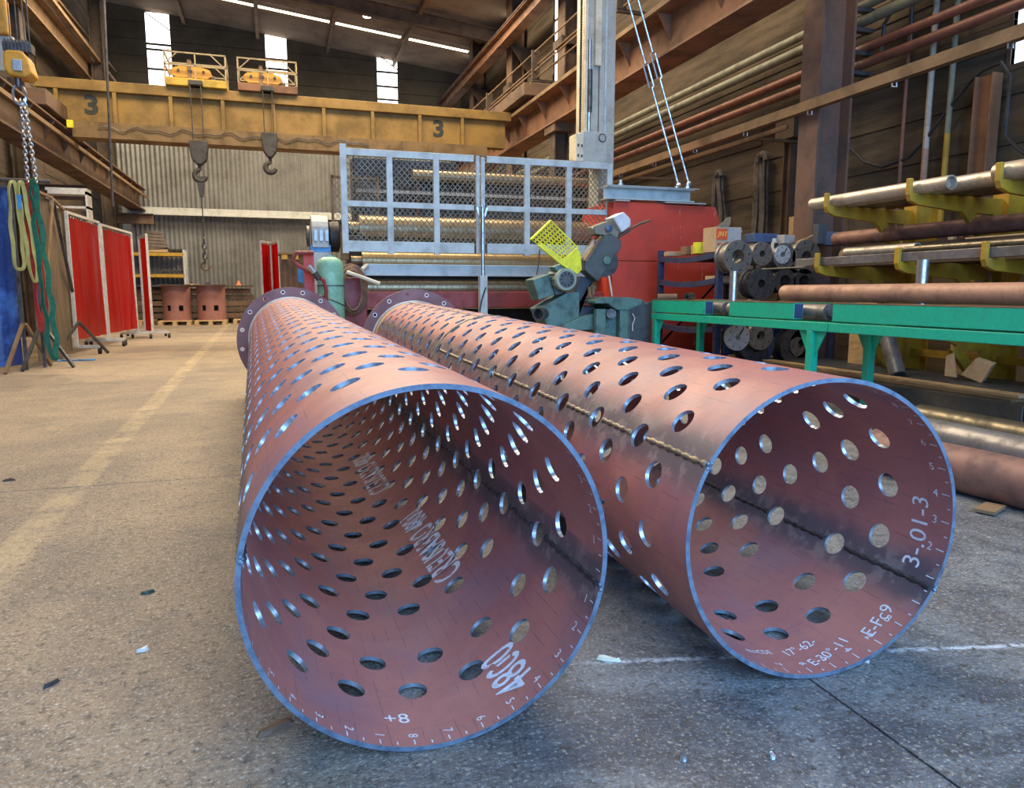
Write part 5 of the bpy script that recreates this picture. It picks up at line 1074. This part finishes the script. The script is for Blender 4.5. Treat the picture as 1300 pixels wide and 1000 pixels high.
# ================= GROUND STOCK, RIGHT =================
cbm = thing('box_beam', 'big hollow dark box beam lying on the floor under the conveyor', 'beam', (4.2, 5, 0))
pm = M('dusty_dark_beam', (.16, .13, .10), .55, .2, (.09, .075, .06), 4)
ya, yb, xa, xb, za, zb2 = 3.22, 6.1, 4.28, 4.62, .0, .16
MB().bx(xa, xb, ya, yb, zb2-.012, zb2).bx(xa, xb, ya, yb, za, za+.012).bx(xa, xa+.012, ya, yb, za+.012, zb2-.012).bx(xb-.012, xb, ya, yb, za+.012, zb2-.012).done('box_section', pm, cbm)
MB().bx(xa+.10, xa+.22, ya+.15, yb, zb2+.0, zb2+.012).done('flat_strip', tanbeam, cbm)
tag(MB().bx(4.48, 4.6, 3.4, 6.0, .173, .195).done('wood_plank', wood, bev=.003), 'long pale plank lying on top of the dark box beam', 'plank')
tag(MB().bx(4.66, 5.15, 2.4, 5.9, .0, .20).done('steel_slab_stack', M('blue_black_slab', (.035, .042, .055), .5), bev=.008), 'blue-black steel slab stack on the floor behind the box beam', 'slab')
solidpipe('dark oily pipe on the floor, rearmost of the three right-hand ground pipes', (3.84, 3.55, .075), (3.84, 1.0, .075), .072, pipedark)
solidpipe('grey mill-scale pipe on the floor, middle one of the three right-hand ground pipes', (3.36, 3.6, .085), (3.33, 1.0, .085), .085, pipeblue)
solidpipe('rusty brown pipe on the floor, nearest of the three right-hand ground pipes', (2.72, 2.75, .10), (2.86, 1.0, .10), .098, piperust)
tag(MB().box((2.62, 2.06, .012), (.14, .07, .012), Matrix.Rotation(.4, 3, 'Z')).done('scrap_plate', tanbeam), 'small tan scrap plate on the floor in front of the rusty pipe', 'scrap')
# ================= THE TWO PERFORATED TUBES =================
RT, TH = .342, .0095
def make_tube(idx, P, label, th0, s0, pitch, L, seams, ring, seam2, skip):
    x, y, a, Lf, ry, zf, rp, e, e0 = P
    Cc = V((x, y, RT*(1-e)+.001)); ax = V((math.sin(a), math.cos(a), (zf-RT)/Lf)).normalized()
    s = ax.cross(V((0, 0, 1))).normalized(); u = s.cross(ax); nn = V((math.sin(a+ry), math.cos(a+ry), (zf-RT)/Lf+rp)).normalized()
    def pt(thd, sv, r=RT):
        t_ = math.radians(thd); k = r+RT*(e*math.cos(2*t_)+e0*math.sin(2*t_)); rad = (s*math.cos(t_)+u*math.sin(t_))*k
        off = -(rad.dot(nn))/(ax.dot(nn)); w_ = max(0, 1-sv/.12)
        return Cc+rad+ax*(sv+off*w_)
    t = thing('perforated_tube', label, 'steel tube', (x, y, 0))
    mat = tube_mat('primed_tube_%d' % idx, L, seams, ring)
    # --- shell with holes ---
    rows = []; k = 0
    while s0+k*pitch < L-.19: rows.append(s0+k*pitch); k += 1
    bnd = [0, .012, s0*.45, s0-pitch/2]+[r+pitch/2 for r in rows]
    last = bnd[-1]; bnd += [last+(L-last)*.5, L]
    J = 128; key = {}; vs = []; uvs = []
    def vid(j, sv, side):
        kk = (round(j*4) % (J*4), round(sv, 4), side)
        if kk not in key:
            thd = th0+j*360/J; key[kk] = len(vs); vs.append(pt(thd, sv, RT if side == 0 else RT-TH))
        return key[kk]
    faces = []; mi = []; fuv = []
    def face(ids, js, m_=0): faces.append(ids); mi.append(m_); fuv.append(js)
    def quad(j0, sa, j1, sb):
        for side in (0, 1):
            c = [(j0, sa), (j1, sa), (j1, sb), (j0, sb)]
            if side: c = c[::-1]
            face([vid(j, q, side) for j, q in c], c)
    hr = .0310; hj = hr/(2*PI*RT)*J   # hole radius in metres and in columns
    nrow = 0
    for bi in range(len(bnd)-1):
        sa, sb = bnd[bi], bnd[bi+1]
        if 3 <= bi < 3+len(rows):
            rr = rows[bi-3]; shift = 4 if nrow % 2 else 0; nrow += 1
            for kx in range(16):
                c0 = kx*8+shift; per = []
                for q in range(8): per.append((c0-4+q, sa))
                for q in range(4): per.append((c0+4, sa+(sb-sa)*q/4))
                for q in range(8): per.append((c0+4-q, sb))
                for q in range(4): per.append((c0-4, sb-(sb-sa)*q/4))
                circ = []
                for (j, q) in per:
                    a_ = math.atan2((q-rr)/.122, (j-c0)/8); circ.append((c0+hj*math.cos(a_), rr+hr*math.sin(a_)))
                n = len(per); hole = []
                for side in (0, 1):
                    P_ = [vid(j, q, side) for j, q in per]; base_ = len(vs)
                    for j, q in circ: vs.append(pt(th0+j*360/J, q, RT if side == 0 else RT-TH))
                    H_ = list(range(base_, base_+n)); hole.append(H_)
                    for i in range(n):
                        l = (i+1) % n; ids = [P_[i], P_[l], H_[l], H_[i]]; c = [per[i], per[l], circ[l], circ[i]]
                        if side: ids = ids[::-1]; c = c[::-1]
                        face(ids, c)
                if bi-3 == 2 and skip[0] < (th0+c0*360/J) % 360 < skip[1] or (idx == 2 and bi-3 == 3 and 12 < (th0+c0*360/J) % 360 < 18):      # the plate is left undrilled here
                    for side in (0, 1):
                        cv_ = len(vs); vs.append(pt(th0+c0*360/J, rr, RT if side == 0 else RT-TH)); H_ = hole[side]
                        for i in range(n):
                            l = (i+1) % n; ids = [H_[i], H_[l], cv_]; c = [circ[i], circ[l], (c0, rr)]
                            face(ids[::-1] if side else ids, c[::-1] if side else c)
                    continue
                for i in range(n): l = (i+1) % n; face([hole[0][i], hole[0][l], hole[1][l], hole[1][i]], [circ[i], circ[l], circ[l], circ[i]], 1)
        else:
            for j in range(J): quad(j, sa, j+1, sb)
    for sv, m_ in ((0, 2), (L, 1)):
        for j in range(J): face([vid(j, sv, 0), vid(j+1, sv, 0), vid(j+1, sv, 1), vid(j, sv, 1)], [(j, sv)]*4, m_)
    o_ = wloc(t); me = bpy.data.meshes.new('shell'); me.from_pydata([v-o_ for v in vs], [], faces)
    for m_ in (mat, cutsteel, rimsteel): me.materials.append(m_)
    me.polygons.foreach_set('material_index', mi); me.polygons.foreach_set('use_smooth', [True]*len(faces))
    ul_ = me.uv_layers.new(name='UVMap'); flat = []
    for c in fuv:
        jm = sum(j for j, q in c)/len(c); sh = math.floor((th0+jm*360/J)/360)
        for j, q in c: flat += [(th0+j*360/J)/360-sh, q]
    ul_.data.foreach_set('uv', flat); me.set_sharp_from_angle(angle=math.radians(40))
    so = bpy.data.objects.new('shell', me); C.objects.link(so); so.parent = t
    # --- weld beads along the seams (interrupted by the holes), inside and outside ---
    def bead(thd, sa, sb, r, nm, mt, rad):
        blocks = []
        for i, rr in enumerate(rows):
            c = (thd-th0-(11.25 if i % 2 else 0))/22.5; d = abs(c-round(c))*22.5
            if math.radians(d)*RT < hr: blocks.append((rr-math.sqrt(hr*hr-(math.radians(d)*RT)**2)-.003, rr+math.sqrt(hr*hr-(math.radians(d)*RT)**2)+.003))
        sv = sa; mb = MB(); seg = []
        while sv <= sb:
            if any(p < sv < q for p, q in blocks):
                if len(seg) > 1: mb.tube(seg, [rad*(.75+.25*math.sin(i*1.9)) for i in range(len(seg))], 6)
                seg = []
            else: seg.append(pt(thd+.12*math.sin(sv*23), sv, r))
            sv += .011
        if len(seg) > 1: mb.tube(seg, [rad*(.75+.25*math.sin(i*1.9)) for i in range(len(seg))], 6)
        if mb.f: mb.done(nm, mt, t, sm=True, ang=80, stuff=True)
    for thd in seams: bead(thd, .006, ring or L-.02, RT-.002, 'outer_weld_bead', weldm, .0095 if idx == 2 else .005); bead(thd, .006, ring or L-.02, RT-TH+.001, 'inner_weld_bead', welddark, .009)
    for thd in seam2: bead(thd, ring, L-.02, RT-.0005, 'outer_weld_bead', weldm, .0055)
    if ring:
        MB().tube([pt(i*2.5, ring+.002*math.sin(i*1.7), RT) for i in range(144)], [.005+.0015*math.sin(i*2.1) for i in range(144)], 6, True).done('ring_weld_bead', weldm, t, sm=True, ang=80)
    # --- flange with bolt holes ---
    RF = .436; n = 16; mb = MB()
    fz = L-.02; ft = .028
    def fp(ang, r, d): t_ = math.radians(ang); return Cc+(s*math.cos(t_)+u*math.sin(t_))*r+ax*(fz+d)
    for kx in range(n):
        ac, rc_ = kx*22.5+9, .400; per = []
        for q in range(6): per.append((ac-11.25+22.5*q/6, RT+.001))
        for q in range(2): per.append((ac+11.25, RT+.001+(RF-RT-.001)*q/2))
        for q in range(6): per.append((ac+11.25-22.5*q/6, RF))
        for q in range(2): per.append((ac-11.25, RF-(RF-RT-.001)*q/2))
        cir = []
        for (aa, rr) in per:
            a_ = math.atan2(rr-rc_, math.radians(aa-ac)*rc_); cir.append((ac+math.degrees(.012*math.cos(a_)/rc_), rc_+.012*math.sin(a_)))
        m_ = len(per)
        for d in (0, ft):
            mb.cur = 0; mb.add([fp(a_, r_, d) for a_, r_ in per]+[fp(a_, r_, d) for a_, r_ in cir], [(i, (i+1) % m_, m_+(i+1) % m_, m_+i) for i in range(m_)])
        mb.cur = 1; mb.add([fp(a_, r_, 0) for a_, r_ in cir]+[fp(a_, r_, ft) for a_, r_ in cir], [(i, (i+1) % m_, m_+(i+1) % m_, m_+i) for i in range(m_)])
    mb.cur = 0
    for i in range(96):
        a0, a1 = i*3.75+9-11.25, (i+1)*3.75+9-11.25
        mb.add([fp(a0, RF, 0), fp(a1, RF, 0), fp(a1, RF, ft), fp(a0, RF, ft)], [(0, 1, 2, 3)])
    fl = mb.done('flange', [flangem, cutsteel], t)
    fl.data.polygons.foreach_set('use_smooth', [False]*len(fl.data.polygons))
    for kx in range(n):
        if (kx*7+idx) % 6 == 0: continue
        ac = kx*22.5+9; m = MB(); c0 = fp(ac, .400, -.001); p0 = []; p1 = []
        for i in range(16):
            a_ = 2*PI*i/16; rr0, rr1 = .0122, .0175
            for lst, rr in ((p0, rr0), (p1, rr1)):
                lst.append(fp(ac+math.degrees(rr*math.cos(a_)/.400), .400+rr*math.sin(a_), -.0015))
        m.add(p0+p1, [(i, (i+1) % 16, 16+(i+1) % 16, 16+i) for i in range(16)]).done('bolt_hole_ring', paintw, fl)
    MB().tube([pt(i*3.75, L-.026, RT+.003) for i in range(96)], .010, 6, True).done('flange_weld_bead', M('pale_weld_%d' % idx, (.62, .60, .55), .5, .3), t, sm=True, ang=80)
    # --- writing inside ---
    def txt(st, thd, sv, size, phi, nm='marker_writing', mt=paintw, wgt=0, xs=1):
        ca, sa = math.cos(math.radians(phi)), math.sin(math.radians(phi))
        def fn(tx, ty):
            tx *= xs; arc = ca*tx-sa*ty; ds = sa*tx+ca*ty
            return pt(thd+math.degrees(arc/RT), sv+ds, RT-TH-.0006)
        o = textmesh(st, size, fn, weight=wgt).done(nm, mt, t); return o
    def tick(thd, s1=.006, s2=.024, w_=.0012):
        m = MB(); g = math.degrees(w_/RT); r = RT-TH-.0006
        return m.add([pt(thd-g, s1, r), pt(thd+g, s1, r), pt(thd+g, s2, r), pt(thd-g, s2, r)], [(0, 1, 2, 3)])
    return t, pt, txt, tick
weldm = M('weld_bead_metal', (.24, .19, .12), .5, .3, (.08, .07, .06), 40); welddark = M('dark_weld_bead', (.10, .10, .11), .35, .6, (.05, .05, .055), 60)
flangem = M('plum_primer_flange', (.20, .085, .085), .5, 0, (.15, .065, .07), 5)
rimsteel = M('cut_tube_rim', (.15, .20, .27), .42, .35, (.07, .10, .15), 26)
stencil = M('stencil_paint', (.68, .72, .80), .8, 0, (.42, .32, .34), 70, .50, .75, bmp=0)
t1, pt1, tx1, tk1 = make_tube(1, (.2513, 1.2317, -.0262, 5.1098, .0253, .4441, .0249, -.0148, -.0073), 'long red-brown perforated steel tube on the left with a bolted end flange', 314, .198, .1240, 5.11, (349, 169), None, (), (255, 346))
tx1('4800', 303, .127, .125, 90, 'stencil_lettering', stencil, .0010, .62)
tx1('CREUSABRO 4800', 304.5, .90, .122, 90, 'stencil_lettering', stencil, .0026, .58)
tx1('CREUSABRO 4800', 297, 1.85, .125, 90, 'stencil_lettering', stencil, .002, .6)
tx1('+8', 260, .098, .050, 0)
for d_, a_ in (('8', 263.5), ('1', 252.5), ('7', 275), ('6', 286.5), ('5', 297.5), ('4', 309), ('3', 320), ('2', 331), ('2', 242), ('3', 231), ('4', 220), ('5', 209), ('1', 341.5), ('1', 3), ('2', 14.5), ('3', 26)): tx1(d_, a_, .036, .027, -90)
m = MB()
for i in range(32): q = tk1(263.5+i*11.25, .006, .020 if i % 2 else .022); m.add(q.v, q.f); q = tk1(263.5+5.6+i*11.25, .006, .016); m.add(q.v, q.f)
m.done('tick_marks', paintw, t1, stuff=True)
t2, pt2, tx2, tk2 = make_tube(2, (1.1163, 1.2381, -.0111, 4.6613, .0256, .438, -.0174, .0205, -.0138), 'perforated steel tube on the right with a rough side weld and ring weld', 342, .178, .1205, 4.66, (151, 331), 2.50, (101, 281), (265, 350))
tx2('CDE', 257, .095, .024, 5); tx2('17°-62-', 275, .098, .034, 12, xs=1.1); tx2('E-30°-11', 283, .055, .034, 14, xs=1.2); tx2('E-Fc9', 309, .055, .045, 8)
tx2('3-.01-3', 350, .075, .062, 4); tx2('m=', 250, .09, .03, 0)
for d_, a_ in (('2', 346), ('3', 357), ('4', 8), ('5', 19.5), ('6', 31), ('7', 42), ('8', 53.5), ('7', 65), ('2', 301), ('3', 312), ('4', 290), ('5', 279), ('6', 268), ('7', 256)): tx2(d_, a_, .042, .027, -90)
m = MB()
for i in range(32): q = tk2(346+i*11.25, .006, .026); m.add(q.v, q.f); q = tk2(346+5.6+i*11.25, .006, .014); m.add(q.v, q.f)
m.done('tick_marks', paintw, t2, stuff=True)
# rough tack at the rim of the left tube
for t_, p_, thd in ((t1, pt1, 169), (t1, pt1, 349), (t2, pt2, 151), (t2, pt2, 331)):
    c_ = p_(thd, .0, RT-TH/2); m = MB()
    for i in range(4): m.sph(c_+V((random.uniform(-.004, .004), random.uniform(-.004, .002), random.uniform(-.008, .008))), 0.0045, 8)
    m.done('tack_weld', rimsteel, t_, sm=True)
# ================= FLOOR LITTER =================
lit = [((-0.0364, 1.4067, 0), .045, .014, .5, rust, 'crumpled brown leaf-like scrap on the floor at the left tube foot'), ((0.7006, 1.4531, 0), .035, .008, -.5, cream, 'pale wood splinter on the floor between the two tubes'),
 ((-0.3821, 2.2002, -0), .022, .009, .2, M('dark_green_bit', (.03, .06, .045)), 'small dark green bit on the floor left of the left tube'), ((-0.3375, 1.8332, 0), .018, .008, .3, white, 'white chip on the floor in the left foreground'),
 ((0.675, 1.0789, 0), .009, .009, 0, steel, 'small round metal slug in the right foreground, left one'), ((0.8335, 1.0329, 0), .009, .009, 0, steel, 'small round metal slug in the right foreground, right one'),
 ((-0.5023, 1.7232, 0), .02, .004, .8, darksteel, 'thin dark wire curl on the floor at the lower left'), ((1.2679, 1.2636, 0), .008, .008, 0, white, 'tiny white crumb on the floor beside the right tube rim'), ((-1.1875, 3.7708, 0), .035, .012, .1, rust, 'rust-red scrap on the floor at the left edge')]
for (p_, a_, b_, r_, mt, lb) in lit:
    m = MB(); R_ = Matrix.Rotation(r_, 3, 'Z')
    pts = [V((math.cos(q)*a_*random.uniform(.7, 1), math.sin(q)*b_*random.uniform(.6, 1), 0)) for q in [2*PI*k/9 for k in range(9)]]
    top = [V((p_[0], p_[1], .004+random.uniform(0, .008)))+R_@(q*.8) for q in pts]; bot = [V((p_[0], p_[1], .0005))+R_@q for q in pts]
    n = 9; m.add(bot+top, [tuple(range(n-1, -1, -1)), tuple(range(n, 2*n))]+[(i, (i+1) % n, n+(i+1) % n, n+i) for i in range(n)])
    tag(m.done('floor_scrap', mt), lb, 'scrap')
def crack(pts, w_, lb):
    m = MB()
    P_ = [V((x, y, .0012)) for x, y in pts]
    for i, (a, b) in enumerate(zip(P_[:-1], P_[1:])): m.bar(a, b, w_*(.6+.4*math.sin(i*2.1)**2), .002)
    return m
